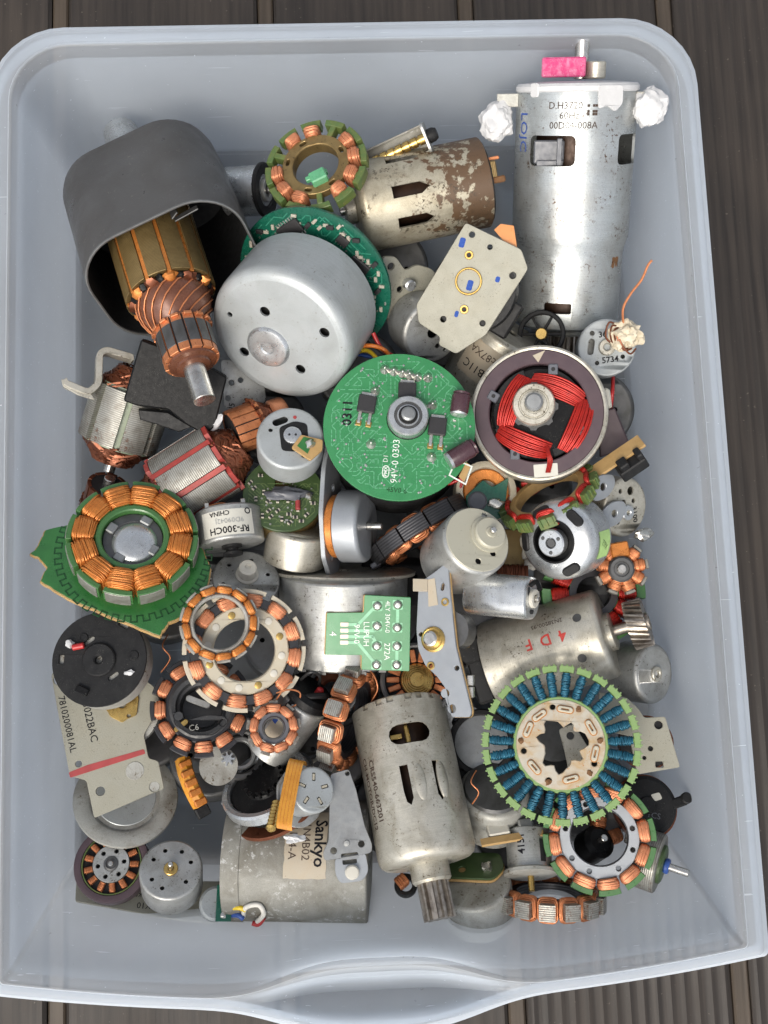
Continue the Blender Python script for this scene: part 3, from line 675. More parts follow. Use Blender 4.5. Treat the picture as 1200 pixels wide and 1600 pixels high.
# 4 silver motor beside the housing
t = T('motor', 'bright silver motor end with black ring beside the grey housing', 'motor', 414, 297, 34, (.90, .05, .42))
can(t, 38, 62, 'zinc_bright', 4, [circ(0, 0, 9)]); ringpart(t, 'rubber_ring', 24, 42, -4, 3, 'black_plastic', 2)
ringpart(t, 'collar', 10, 18, 0, 6, 'zinc'); shaft(t, 6, -5, 22)
# 6 lead-screw actuator
t = T('actuator', 'small silver channel actuator with brass lead screw and black tip', 'actuator', 668, 214, 58, (.91, .40, .10), 0, True)
part('channel', M().add(box(3, 26, 125, .6), loc(-20, -6, -62)).add(box(42, 3, 125, .6), loc(0, -18, -62)).add(box(3, 14, 125, .6), loc(20, -12, -62)), 'weathered', t)
part('end_plate', plate(rrect(0, -2, 46, 44, 8), [circ(0, 0, 6)], -3, 1), 'zinc', t)
pr = [(4, -120)]
for i in range(9): z = -118+i*13; pr += [(8, z), (8, z+9), (5.5, z+10), (5.5, z+12.5)]
part('lead_screw', lathe(pr+[(4, 0)], 16), 'brass', t); part('rubber_tip', lathe([(11, 0), (11, 10), (8, 16), (.01, 17)], 12), 'black_plastic', t)
# 5 green stator
t = T('stator', 'small green-coated stator with copper coils and a green connector at the back wall', 'stator', 495, 262, 62, (-.26, .58, .77), 10)
stator(t, 12, 38, 52, 72, 82, 18, 9, 'lamination_gold', 'stator_green', 'copper_pink', 9, 1.6, .78, (2, 5, 9), hub=plate(circ(0, 0, 54, 48), [circ(0, 0, 38, 40)]+[slot(46*cos(R(a)), 46*sin(R(a)), 12, 6, a+90) for a in (20, 110, 160, 250, 300)], -4, 9), bulge=5)
part('inner_lamination', annulus(37, 40, -12, 8, .5), 'lamination_gold', t)
part('connector', M().add(box(26, 20, 18, 2), loc(4, -30, 14, 15)).add(box(36, 8, 8, 1), loc(0, -22, 9, 12)), 'pcb_trace', t)
# 7 rusty motor
t = T('motor', 'rust-spotted silver motor with two vent slots lying near the back wall', 'motor', 556, 326, 44, (-.97, -.19, .10), 0, True)
pent = [(-9, -30), (9, -30), (9, 14), (0, 28), (-9, 14)]; pent = [(x, -y) for x, y in pent]
can(t, 69, 205, 'rusty_can', 12, [circ(0, 0, 14)], cut=[cutter(pent, 100, 66, -82, 12), cutter(pent, 60, 66, -84, 12), cutter(pent, 150, 66, -84, 12)])
part('rotor', lathe([(40, -170), (40, -40)], 24), 'rotor_dark', t)
ringpart(t, 'bearing_boss', 8, 22, 0, 18, 'zinc_warm', 2); shaft(t, 7, 0, 26)
part('terminal', M().add(box(5, 12, 24, 1), loc(-32, 40, -214)), 'copper', t); part('terminal', M().add(box(10, 8, 26, 2), loc(0, 52, -216)), 'rust', t)
part('brush_holder', M().add(box(30, 12, 14, 2), loc(-14, 48, -211)), 'lamination_gold', t)
# 8 long vacuum motor
t = T('motor', 'long silver motor with pink foam and white paper wraps at the back right', 'motor', 902, 140, 60, (-.015, 1, .0), 0, True)
rr = lambda pts: lathe(pts, 56, True)
me = M().add(rr([(93, 0), (94, -6), (94, -215), (94, -216), (92, -226), (88, -240), (87, -250), (87, -352), (85, -360), (76, -366), (40, -368), (40, -364), (74, -362), (82, -352), (83, -250), (84, -240), (88, -226), (90, -212), (90, 0)])).mesh('can')
me = diff(me, [cutter(rrect(0, 0, 74, 44, 8), 68, 90, -86, 14), cutter(rrect(0, 0, 74, 44, 8), 158, 90, -86, 14), cutter(rrect(0, 0, 44, 17, 3), 81, 84, -326, 14)])
part('can', me, 'vac_can', t)
part('brush_gear', M().add(box(46, 8, 34, 2), loc(38, 72, -88)).add(box(8, 14, 40, 1), loc(22, 76, -88)).add(box(40, 14, 8, 1), loc(36, 74, -104)), 'grey_plastic', t)
part('rotor', lathe([(60, -350), (60, -40)], 24), 'rotor_dark', t)
part('end_ring', lathe([(93.5, -3), (95.5, -1), (95.5, 5), (92, 9), (60, 12), (30, 12), (.01, 12)], 40), 'tape_white', t)
part('clip', M().add(wrap(plate(roundpoly([(-20, -20), (-6, -14), (8, -24), (22, -12), (20, 14), (-22, 14)], 6), (), -2, 3, 1), 94, 122, -8)).add(wrap(plate(rrect(0, 0, 16, 20, 4), (), -2, 2, 1), 94, 48, 0)), 'tape_white', t)
part('foam_pad', M().add(box(66, 50, 28, 2), loc(22, 18, 32)), 'pink_foam', t)
shaft(t, 11, 15, 72, 'shaft', 'shaft', -4, -8); part('bearing_cap', M().add(cyl(16, 15, 40, 2), loc(-26, 8)), 'zinc_warm', t)
for sx, sd in ((1, 3), (-1, 8)):
    part('terminal', M().add(box(34, 5, 20, 1), loc(sx*106, 26, -14)), 'zinc_dull', t)
    part('paper_wrap', M().add(blob(26, sd, .13, 4, 1.0, .75, 1.15, 1.7)), 'tape_white', t, loc(sx*(122 if sx > 0 else 110), 28, -44 if sx > 0 else -26, 0, 20), 22)
for i, (s_, zz) in enumerate((('D.H3720', -22), ('60Hz', -36), ('00D04-008A', -50))): wrap_text(t, s_, 14, 94, 80+4*i, zz, 0, 'ink_brown')
m = M()
for i in range(5):
    for j in range(5):
        if (i*3+j*5+i*j) % 3: m.add(wrap(plate([(i*4, j*4), (i*4+3.6, j*4), (i*4+3.6, j*4+3.6), (i*4, j*4+3.6)], (), .2, .5, 0), 94, 100, -40))
part('printed_mark', m, 'ink_brown', t)
wrap_text(t, 'LOJC', 26, 94, 33, -60, -90, 'ink_blue')
part('rust_patch', patch(86.5, 148, -238, 20, 52, .5, .4, 4, 3), 'rust', t)
part('end_boss', lathe([(36, -366), (35, -380), (31, -384), (.01, -384)], 28), 'zinc_dull', t)
part('pinion', gear(27, 20, 14, -436, -382), 'pinion', t)
# 15 black spoked wheel
t = T('spoked_pulley', 'black spoked plastic wheel tucked under the long silver motor', 'wheel', 846, 522, 34, (-.1, .1, .98))
ringpart(t, 'rim', 30, 37, -8, 4, 'black_plastic', 1.5); m = M()
for i in range(6): m.add(box(32, 4, 6, 1), loc(17*cos(pi*i/3), 17*sin(pi*i/3), -2, 60*i))
part('spoke', m, 'black_plastic', t); part('hub', cyl(9, -10, 6), 'brass', t)
# 10 small silver motor with bracket
ax = (.42, -.30, .86)
t = T('motor', 'small silver motor with a grey mounting bracket beside the round green circuit board', 'motor', 676, 520, 44, ax)
can(t, 50, 62, 'zinc', 6, [circ(10, -22, 4), circ(24, -30, 3.5), circ(0, 0, 9)])
br = [(597, 404), (617, 403), (632, 424), (650, 414), (674, 420), (690, 442), (696, 500), (640, 530), (606, 512), (600, 470)]
part('bracket', plate(roundpoly(poly(br, 676, 520, ax, 0, -66), 7), [circ(*face(ax)(610-676, 418-520, -66), 6), circ(*face(ax)(623-676, 452-520, -66), 5)], -70, -64), 'chromate', t)
part('boss', lathe([(9, -64), (9, -50), (6, -48), (.01, -48)], 16), 'zinc_bright', t, loc(-20, 62, 0))
# 9 octagonal beige plate motor
ax = (-.12, .05, .99); C = (737, 450)
t = T('stepper_motor', 'beige chamfered plate with brass ring and blue marks leaning on the long silver motor', 'motor', *C, 60, ax)
o = [(726, 351), (812, 392), (823, 421), (760, 522), (714, 552), (686, 538), (689, 526), (654, 504), (650, 476)]
g = face(ax); q = lambda x, y, z=0: g(x-C[0], y-C[1], z)
part('plate', plate(roundpoly(poly(o, *C, ax), 5), [circ(*q(*c), r) for c, r in (((736, 369), 4.8), ((764, 388), 4.2), ((800, 431), 5.4), ((693, 498), 5), ((755, 504), 4.8))], -5, 0), 'chromate', t)
for c in ((732, 400), (726, 483)):
    e = q(*c); part('eyelet', annulus(3.5, 7, -1, 2, .8, 20), 'brass', t, loc(*e)); part('eyelet_hole', cyl(3.6, -2, .6, .2, 12), 'cavity', t, loc(*e))
part('bushing_ring', annulus(18, 21.5, -1, 3, 1.2, 32), 'brass', t, loc(*q(732, 440)))
for i, (x, y, w, h) in enumerate(((721, 381, 9, 15), (734, 446, 9, 16), (777, 437, 7, 9), (714, 490, 6, 10), (707, 494, 5, 4))): part('paint_mark', plate(roundpoly(rrect(0, 0, w, h, 2.5, 3), 1), (), -.1, .35, 0), 'ink_blue', t, loc(*q(x, y), 0, -15))
part('motor_case', lathe([(66, -6), (68, -12), (68, -50), (62, -56), (.01, -56)], 40), 'black_plastic', t, loc(2, -2, 0))  # case coloured black to give the plate's holes their shade
ff = [(770, 362), (780, 353), (800, 356), (807, 394), (800, 396)]
part('film_flap', plate(poly(ff, *C, ax, 0, -9), (), -11, -8, .3), 'orange_film', t)
part('coil_pack', M().add(box(60, 30, 24, 3), loc(52, -46, -40, 60)), 'black_plastic', t)
# 13 labelled motor
t = T('motor', 'silver motor with a printed paper label behind the red-wound ferrite rotor', 'motor', 800, 520, 34, (.50, .82, .28), 0, True, off=0)
can(t, 64, 150, 'zinc_warm', 8, [circ(0, 0, 10)])
part('label', patch(64, 92, -48, 110, 58, .6, .5, 1.5, 2), 'label_paper', t)
wrap_text(t, 'H-186B11C', 18, 64, 90, -60, 180, 'ink_black', h=.9); wrap_text(t, '03Dec87XA', 17, 64, 88, -34, 180, 'ink_brown', h=.9)
# 11 big pale rotor can with a round circuit board
ax = (-.40, -.52, .75); g = face(ax)
t = T('brushless_motor', 'large pale grey rotor can mounted on a round dark green circuit board', 'motor', 436, 528, 64, ax)
hs_ = [(415, 488, 8.5), (380, 550, 8.5), (469, 577, 8.5), (360, 492, 4.5), (505, 520, 8.5)]
pr = [(100, 0), (108, -1.5), (114, -6), (117, -13), (118, -22), (119, -118), (115, -118), (114, -22), (110, -10), (100, -4)]
m = M().add(lathe(pr, 64, True)).add(plate(circ(0, 0, 100, 64), [circ(*g(x-436, y-528), r) for x, y, r in hs_], -4, 0, 0))
part('rotor_can', m, 'rotor_can', t)
part('shaft_boss', lathe([(37, -1), (35, 3), (32, 5.5), (24, 6.6), (11, 5.2), (9, 3.5), (.01, 3.5)], 32), 'zinc_bright', t, loc(*g(419-436, 542-528)))
BO = g(496-436, 438-528, -150)
bd = part('circuit_board', plate(circ(*BO, 133, 64), [circ(*BO, 20)], -154, -148), 'pcb_dark', t)
ins = lambda x, y: 96 < sqrt(x*x+y*y) < 124
for (x, y, w, h, rt, pn) in ((458, 356, 44, 24, 34, 8), (567, 412, 34, 18, -38, 5), (540, 375, 20, 14, -40, 4)):
    lx, ly = g(x-436, y-528, -148); c = soic(t, lx, ly, w, h, rt, pn); c.location.z = -148
rn = random.Random(9); a_ = mesh('resistor', M().add(box(9, 5, 3, .4), loc(0, 0, 1.6)), 'smd'); b_ = mesh('diode', M().add(box(12, 7, 5, .6), loc(0, 0, 2.6)), 'chip'); k = 0
for i in range(64):
    a = 2*pi*i/64+rn.uniform(-.03, .03); r_ = rn.choice((104, 112, 120)); part('resistor' if i % 4 else 'diode', a_ if i % 4 else b_, 'smd', t, loc(BO[0]+r_*cos(a), BO[1]+r_*sin(a), -148, rn.choice((0, 45, 90))))
traces(bd, lambda x, y: sqrt(x*x+y*y) < 126, 5, 60, 8, 1.6, .4, 'pcb_dark_trace', 'solder', 60, 2.0, 128)
for c in bd.children: c.location = (*BO, -147.8)
part('stator_core', lathe([(92, -147), (92, -20)], 40), 'dark_steel', t)
# 80 coloured leads between the two boards
for i, (mt, lb, pts) in enumerate((('wire_red', 'red insulated wire running between the two round circuit boards', [(583, 520, 50), (597, 545, 48), (625, 562, 52), (664, 578, 58)]), ('wire_black', 'black insulated wire running between the two round circuit boards', [(575, 530, 46), (600, 552, 46), (630, 566, 50), (655, 584, 57)]),
        ('wire_orange', 'orange insulated wire running between the two round circuit boards', [(545, 545, 46), (580, 540, 50), (606, 552, 50), (600, 578, 60)]), ('wire_blue', 'blue insulated wire lying under the coloured leads', [(552, 552, 42), (580, 558, 44), (612, 570, 46), (640, 580, 50)]),
        ('wire_yellow', 'yellow insulated wire lying beside the pale rotor can', [(540, 570, 40), (556, 552, 44), (575, 548, 46), (590, 562, 50)]))):
    wire(pts, 3.4, mt, lb, 'coloured leads between the boards')
# 12 green board motor
ax = (.03, .27, .96); C = (624, 666); g = face(ax); q = lambda x, y, z=0: g(x-C[0], y-C[1], z)
t = T('brushless_motor', 'bright green round circuit board with steel bearing and three chips on a black motor', 'motor', *C, 62, ax)
hc = q(637, 655)
bd = part('circuit_board', plate(circ(0, 0, 119, 72), [circ(*hc, 33, 32)], -6, 0), 'pcb_green', t)
part('board_edge', annulus(116, 118.6, -7, -.5, .3, 72), 'pcb_leaf_trace', t)
traces(bd, lambda x, y: sqrt(x*x+y*y) < 112 and (x-hc[0])**2+(y-hc[1])**2 > 40**2, 21, 105, 6.6, 1.5, .35, 'pcb_trace', 'solder', 110, 1.9, 114)
part('bearing', lathe([(32, -20), (32, 12), (30, 15), (22, 15), (21, 12), (18, 12), (17, 15), (13, 15), (13, 12), (.01, 12)], 40), 'zinc_bright', t, loc(*hc, 8)); part('bearing_seal', annulus(17.5, 21.5, 18, 22, .5, 32), 'dark_steel', t, loc(*hc)); part('shaft', lathe([(11, 10), (11, 32), (8, 34), (.01, 34)], 24), 'grey_steel', t, loc(*hc)); part('shaft_clip', annulus(11, 15, 23, 26, .6, 20), 'black_plastic', t, loc(*hc))
for i, (x, y, rt) in enumerate(((573, 633, 80), (636, 613, 88), (683, 668, 84))):
    lx, ly = q(x, y); c = part('power_chip', M().add(box(28, 28, 9, 1.5), loc(0, 0, 5.5)), 'chip', t, loc(lx, ly, 0, rt-90))
    part('tab', M().add(box(22, 7, 4, .6), loc(0, 16, 2.5)), 'solder', c)
    part('pin', M().add(box(5, 18, 3, .5), loc(-8, -22, 2)).add(box(5, 18, 3, .5), loc(8, -22, 2)), 'solder', c); part('solder_joint', M().add(box(9, 9, 3, 1), loc(-8, -31, 1.5)).add(box(9, 9, 3, 1), loc(8, -31, 1.5)), 'brass', c)
for i, (x, y) in enumerate(((601, 577), (615, 580), (629, 583), (640, 586), (652, 589), (669, 590), (586, 611), (676, 633), (580, 694), (674, 714), (661, 637))):
    part('solder_joint', lathe([(8, 0), (6, 3), (3, 7), (1.5, 11), (.01, 12)], 10), 'solder', t, loc(*q(x, y)))
for i, (x, y, x2, y2) in enumerate(((716, 648, 720, 622), (700, 720, 740, 696))):
    a, b = q(x, y, 14), q(x2, y2, 14); a, b = V((*a, 14)), V((*b, 14)); d = (b-a).normalized()
    mx = MX.Translation(a) @ V((0, 0, 1)).rotation_difference(d).to_matrix().to_4x4(); ln = max((b-a).length, 36)
    c = part('capacitor', lathe([(13, 2), (14.5, 5), (14.5, ln-6), (12.5, ln-4), (13.5, ln-1), (12, ln), (.01, ln)], 20), 'capacitor', t, mx)
    part('capacitor_top', lathe([(13.8, -1), (13.8, 3.5), (12, 4), (.01, 4)], 20) if i else lathe([(13.8, 1.5), (12, -1), (.01, -1)], 20), 'zinc_bright', c)
lettering(t, '0311', 21, *q(543, 645), .8, 88, 'ink_black', True); lettering(t, '94V-0 0303', 15, *q(618, 720), .6, 86, 'ink_white'); lettering(t, 'D1', 10, *q(603, 716), .6, 86, 'ink_white')
part('printed_mark', plate(slot(0, 0, 20, 11, 86), [slot(0, 0, 17.5, 8.5, 86)], .2, .6, 0), 'ink_white', t, loc(*q(603, 736))); lettering(t, 'PMX', 8, *q(603, 736), .6, 86, 'ink_white', True)
lettering(t, '45V0 6', 11, *q(620, 765), .6, -6, 'pcb_leaf_trace'); lettering(t, '+', 12, *q(712, 619), .6, 0, 'ink_white')
part('printed_mark', plate([q(700, 742), q(712, 717), q(738, 728), q(727, 757)], [[q(703, 741), q(713, 720), q(735, 729), q(726, 754)][::-1]], .2, .6, 0), 'ink_white', t); part('printed_mark', plate([q(716, 744), q(728, 722), q(735, 727), q(724, 752)], (), .2, .5, 0), 'pcb_tan', t)
part('motor_body', lathe([(108, -7), (110, -12), (110, -150), (104, -158), (.01, -158)], 56), 'black_plastic', t)
# 14 ferrite rotor with red coils
ax = (0, .13, .99); C = (842, 645)
t = T('ferrite_rotor', 'round rotor with purple-brown ferrite ring around four red wire coils', 'rotor', *C, 60, ax)
part('cup', lathe([(100, 0), (103, 1.5), (106, 0), (107, -3), (107, -70), (102, -78), (.01, -78)], 72), 'zinc_warm', t)
part('magnet_ring', annulus(77, 100, -60, .5, 1.5, 72), 'ferrite', t)
part('stator_disc', lathe([(74, -40), (74, -9), (70, -6), (40, -6), (.01, -6)], 48), 'black_gloss', t)
part('pole_piece', M().add(arc(60, 73, 20, 76, -12, -4, 8, 1)).add(arc(60, 73, 110, 166, -12, -4, 8, 1)).add(arc(60, 73, 200, 256, -12, -4, 8, 1)).add(arc(60, 73, 290, 346, -12, -4, 8, 1)), 'black_plastic', t)
def bundle(seed):
    rn = random.Random(seed); m = M()
    for i in range(11):
        for lay in range(2):
            y = -15+30*i/10+rn.uniform(-.8, .8); zz = -4+lay*3.4+rn.uniform(-.5, .5)-abs(i-5)*.35
            pts = [(x+rn.uniform(-.4, .4), y*(1-.25*(x/44)**2)+10*(1-(x/44)**2)*.5-4, zz-9*(abs(x)/44)**3) for x in (-43, -36, -26, -12, 0, 12, 26, 36, 43)]; m.add(tube(pts, 1.75, 5))
    m.add(box(66, 24, 8, 3), loc(0, 0, -10)); return m
for i, (x, y, rt) in enumerate(((866, 611, -22), (806, 628, 68), (820, 684, 158), (893, 662, 248))): part('coil', bundle(i), 'red_wire', t, loc((x-C[0]+6)*1.16-6, (C[1]-y-8)*1.16+8, 5, rt), 80)
for i, (x, y, rt) in enumerate(((863, 577, 0), (771, 619, 60), (906, 672, 70), (806, 710, 0))):
    c = part('post', M().add(box(15, 17, 16, 1.5), loc(0, 0, -5)), 'grey_plastic', t, loc(x-C[0], C[1]-y, 0, rt)); part('post_hole', cyl(3.2, 2, 3.6, .2, 10), 'cavity', c)
part('bearing_seat', gear(38, 34, 8, -20, 2), 'dark_steel', t, loc(-8, 10)); part('bearing', lathe([(33, -12), (33, 10), (31, 13), (24, 13), (23, 10), (21, 10), (20, 13), (15, 13), (15, 9), (.01, 9)], 40), 'zinc_warm', t, loc(-8, 12))
part('shaft', lathe([(14, 8), (14, 24), (11, 27), (.01, 27)], 24), 'grey_steel', t, loc(-8, 14))
part('paper_mark', plate([(-11, 90), (8, 98), (-2, 79)], (), .6, 1.1, 0), 'label_paper', t); part('paper_label', plate(rrect(0, 0, 37, 20, 1), (), .6, 1.2, 0), 'label_white', t, loc(12, -90, 0, 5))
for i in range(4):
    part('lead_end', M().add(tube(smooth([(8+i*2, -48, -2), (14+i*1.5, -66, 6), (15+i*2.2, -78+i, 4), (12+i*2, -94, 3)], 5), 1.1, 5)), 'red_wire', t, None, 80)
# 16 '5734' motor
ax = (.12, .1, .98); C = (948, 543)
t = T('motor', 'flat round motor face printed 5734 beside the right wall', 'motor', *C, 44, ax); g = face(ax); q = lambda x, y, z=0: g(x-C[0], y-C[1], z)
can(t, 45, 42, 'rotor_can', 3, [slot(*q(924, 542), 26, 10, 84), circ(*q(925, 521), 4), circ(*q(934, 567), 3.6), circ(*q(973, 557), 3.6)], 'zinc')
lettering(t, '5734', 13, *q(954, 562), .5, 8, 'ink_black', True); lettering(t, '36', 13, *q(941, 523), .5, 8, 'ink_black', True); ringpart(t, 'bearing_boss', 5, 13, 0, 6, 'zinc_warm', 1.5)
# 17 glued terminal with copper wire
t = T('glue_lump', 'lump of tan glue with curled bare copper wires on top of the 5734 motor', 'glue lump', 976, 524, 52)
part('glue', M().add(blob(21, 5, .3, 4, 1.15, 1, .75, 1.6)), 'glue', t)
part('copper_wire', M().add(tube(smooth([(-2, 14, 4), (-4, 40, 12), (6, 62, 16), (22, 84, 18), (30, 104, 24), (36, 112, 26)], 6), 2.0, 7)), 'copper', t)
m = M()
for i in range(5):
    a = i*1.2; m.add(tube(smooth([(-8+i*3, 12, 0), (-24+4*i, 20-6*i, 8+2*i), (-28+9*i, -4-6*i, 6), (-6+6*i, -20, 2)], 6), 1.5, 6))
part('copper_loop', m, 'copper_dark', t)
# 82 dark magnet chunk, 18 sensor
t = T('magnet_chunk', 'dark purple wedge-shaped magnet with a white end beside the ferrite rotor', 'magnet', 958, 675, 34)
part('magnet', M().add(plate(roundpoly([(-24, 30), (2, 38), (28, -24), (-20, -40)], 3), (), -26, 0, 2)), 'ferrite', t); part('white_end', M().add(plate(roundpoly([(-20, 34), (-2, 38), (-6, 66), (-14, 70)], 3), (), -20, -2, 2)), 'label_white', t)
ax = (.3, .1, .95)
t = T('optical_sensor', 'black optical sensor on a narrow tan circuit board at the right wall', 'sensor', 962, 716, 56, (-.35, .55, .75), 0)
part('board', M().add(box(96, 26, 5, .5), loc(0, 0, 0, 36)), 'pcb_tan', t)
c = part('sensor_body', M().add(box(46, 26, 22, 2), loc(0, 0, 0)), 'black_plastic', t, loc(22, -8, -14, 36)); part('slot_block', M().add(box(16, 20, 14, 2), loc(-10, 0, 14)).add(box(10, 20, 14, 2), loc(18, 0, 14)), 'black_plastic', c)
part('ribbon_stub', M().add(box(30, 14, 6, 1), loc(-20, -10, -8, 30)), 'black_gloss', t)
# 19 red and green stator standing on edge
t = T('stator', 'thin green stator with red coils standing on edge below the ferrite rotor', 'stator', 858, 776, 50, (-.40, .80, .45), 12)
stator(t, 12, 54, 62, 70, 80, 18, 16, 'pcb_tan', 'stator_green', 'red_wire', 6, 1.8, .66, (), hub=annulus(52, 63, -9, 9, 1), bulge=3, notch=3)
# 20 small motor with ear tabs
t = T('motor', 'small silver motor with two round ear tabs printed 3100 at the right wall', 'motor', 978, 793, 46, (.72, -.12, .68))
can(t, 47, 62, 'zinc_warm', 5, [circ(8, 26, 7), slot(-8, 2, 22, 10, 70), circ(-14, 26, 4), circ(-16, -22, 4), circ(16, 10, 4)]); lettering(t, '3100', 13, 20, -12, .5, -80, 'ink_black', True)
ringpart(t, 'bearing_boss', 4, 12, 0, 5, 'zinc_bright', 1, mx=loc(2, -8))
for i, (x, y) in enumerate(((-26, 34), (-2, -8))): part('ear_tab', plate(roundpoly([(-22, -16), (10, -20), (30, -6), (30, 10), (6, 20), (-22, 14)], 12), [circ(4, 0, 6)], -3, 1), 'bluezinc', t, loc(x-34, y, 4+i*3, 20))
part('solder_blob', M().add(blob(13, 4, .2, 3, 1.4, .8, .8)), 'solder', t, loc(34, -44, 8))
# 28 red-wound stator under the gear motor
t = T('stator', 'red-wound stator with green tips mostly hidden under the motor with the helical gear', 'stator', 926, 928, 34, (.15, .12, .98), 4)
stator(t, 12, 26, 38, 66, 80, 22, 14, 'lamination_dark', 'stator_green_vivid', 'red_wire', 15, 1.6, .6, bulge=2)
# 27 copper mini rotor
t = T('armature', 'little eight-pole copper rotor with a steel bearing by the right wall', 'armature', 970, 888, 46, (.12, .05, .98), 10)
stator(t, 9, 8, 18, 37, 42, 20, 8, 'dark_steel', 'lamination', 'copper', 8, 1.7, .55, bulge=2.5)
part('bearing', lathe([(20, 8), (20, 22), (17, 25), (12, 25), (11, 22), (.01, 22)], 28), 'dark_steel', t, loc(-2, -2)); shaft(t, 7, 10, 28, x=-2, y=-2); part('tape_band', M().add(box(28, 24, 8, 2), loc(2, 28, 14)), 'copper_enamel', t)
# 21 dome motor with black ovals
ax = (-.42, -.14, .89); C = (866, 846); g = face(ax); q = lambda x, y, z=0: g(x-C[0], y-C[1], z)
t = T('motor', 'silver round motor with black oval recesses and a green sticker on its side', 'motor', *C, 62, ax)
part('case', lathe([(.01, -14), (32, -14), (32, 2), (40, 1), (54, -3), (61, -10), (64, -18), (65, -30), (65, -72), (60, -78), (.01, -78)], 48), 'zinc_bright', t)
for i, (x, y, rt) in enumerate(((901, 806, -35), (894, 893, 18), (829, 846, 90), (846, 800, 40))):
    e = q(x, y, -3); rr_ = sqrt(e[0]**2+e[1]**2); a = math.atan2(e[1], e[0]); e = (52*cos(a), 52*sin(a)); part('oval_pad', plate(slot(0, 0, 32, 16), (), -8, 0, 2), 'black_plastic', t, loc(*e, 0, math.degrees(a)+90) @ MX.Rotation(R(24), 4, 'X'))
part('socket', lathe([(35, 1), (35, 3.2), (32, 3.6), (31, -12), (.01, -12)], 40), 'black_gloss', t); part('hub', lathe([(22, -9), (22, 5), (20, 7), (9, 7), (8, 0), (.01, 0)], 32), 'zinc_bright', t, loc(-3, -2))
for i in range(3): part('rivet', cyl(3, 6, 8.5, .8, 12), 'dark_steel', t, loc(-3+15*cos(i*2.1+.5), -2+15*sin(i*2.1+.5)))
part('shaft_end', cyl(7, -4, 6, 1, 16), 'dark_steel', t, loc(-3, -2)); part('sticker', patch(65, -8, -46, 44, 40, .6, .5), 'sticker_green', t); wrap_text(t, 'X62', 14, 65, -8, -46, 60, 'pcb_leaf_trace', h=.8)
# 73 broken ring with green board
t = T('pickup_motor', 'broken round motor with cream ring and green board fragment under the green disc', 'motor', 760, 768, 42, (.2, .1, .97))
part('case', lathe([(48, -30), (48, 0), (44, 2), (38, 2), (36, -6), (.01, -6)], 40), 'ivory_plastic', t); part('winding', annulus(18, 36, -8, 0, 2), 'copper_enamel', t)
part('board', plate(roundpoly([(-34, -8), (-6, 18), (8, 6), (34, 22), (26, -40), (-10, -52), (-30, -34)], 4), [circ(-14, -20, 4)], 3, 7), 'pcb_dark', t); part('button', lathe([(15, 6), (15, 10), (12, 12), (.01, 12)], 24), 'grey_plastic', t, loc(-16, -16)); part('solder_blob', M().add(blob(9, 2, .25, 2, 1.5, .9, .7)), 'solder', t, loc(14, -20, 9))
# 74 tan laminated coil pack
t = T('coil_pack', 'tan laminated coil pack with broken white plastic between the cream and dome motors', 'coil', 800, 868, 40, (.1, .1, .98))
part('lamination_stack', M().add(box(44, 84, 40, 2), loc(0, 0, -20)), 'lamination_gold', t); part('bobbin', M().add(blob(12, 3, .3, 3, .8, 1.6, .8)).add(blob(9, 6, .3, 3), loc(4, -30)), 'white_plastic', t, loc(24, 16, 2)); part('winding', M().add(coil(-24, 24, 24, 24, 14, 1.6, 3)), 'copper_dark', t, loc(0, -30, 4), 80)
# 23 black stator on edge with copper discs
t = T('stator', 'black laminated stator with round copper coils standing on edge left of the cream-capped motor', 'stator', 658, 830, 32, (.52, -.84, .14), 6)
stator(t, 12, 40, 52, 72, 90, 26, 16, 'lamination_dark', 'lamination_dark', 'copper', 8, 2, .93, (), bulge=4, cross=2)
part('terminal_clip', M().add(box(16, 34, 8, 1.5), loc(0, 0, 0, 20)), 'grey_plastic', t, loc(-84, -28, 10))
# 22 cream-capped motor
ax = (.42, .36, .83); C = (746, 843); g = face(ax); q = lambda x, y, z=0: g(x-C[0], y-C[1], z)
t = T('motor', 'round motor with glossy cream cap and white pulley in the middle right', 'motor', *C, 64, ax)
can(t, 57, 100, 'zinc', 9, (), 'zinc', faceh=1); part('cap', M().add(plate(circ(0, 0, 53, 48), [circ(*q(x, y), 5) for x, y in ((757, 805), (770, 865), (747, 877))], -1, 1.2, .6)), 'cream_cap', t)
part('hole_shade_disc', cyl(46, -9, -6, .5, 32), 'cavity', t); part('pulley', lathe([(30, 1), (30, 4), (25, 5), (24, 10), (26, 11), (24, 13), (9, 13), (8, 15), (.01, 15)], 36), 'cream_cap', t, loc(*q(762, 836))); part('shaft', cyl(5, 15, 24, 1, 14), 'shaft', t, loc(*q(762, 836)))  # black disc added behind the cap, painting the shade inside its holes
# 25 gear motor printed 4DF
t = T('gear_motor', 'large silver motor stamped 4 D F in red with a helical steel gear', 'motor', 950, 988, 40, (.95, .27, .13), 0, True)
can(t, 71, 192, 'zinc_warm', 9, [circ(0, 0, 10)]); part('bearing_plate', lathe([(30, 0), (30, 8), (26, 10), (.01, 10)], 32), 'zinc_warm', t)
shaft(t, 9, 8, 52, 'pinion'); part('helical_gear', gear(38, 30, 24, 34, 62, 16), 'pinion', t); part('gear_hub', annulus(9, 14, 60, 66, 1, 24), 'pinion', t)
for i, (z, ph) in enumerate(((-40, 112), (-30, 62), (-120, 120))): part('dent', M().add(lathe([(7, 71.4), (5, 70.8), (.01, 69.5)], 14), MX.Rotation(R(ph), 4, 'Z') @ MX.Rotation(R(90), 4, 'Y')), 'dark_steel', t, MX.Translation((0, 0, z)))
for s_, z in (('4', -58), ('D', -85), ('F', -112)): wrap_text(t, s_, 24, 71, 78, z, -86, 'ink_red', True)
wrap_text(t, '2N38200-95', 10, 71, 58, -78, -90, 'ink_brown')
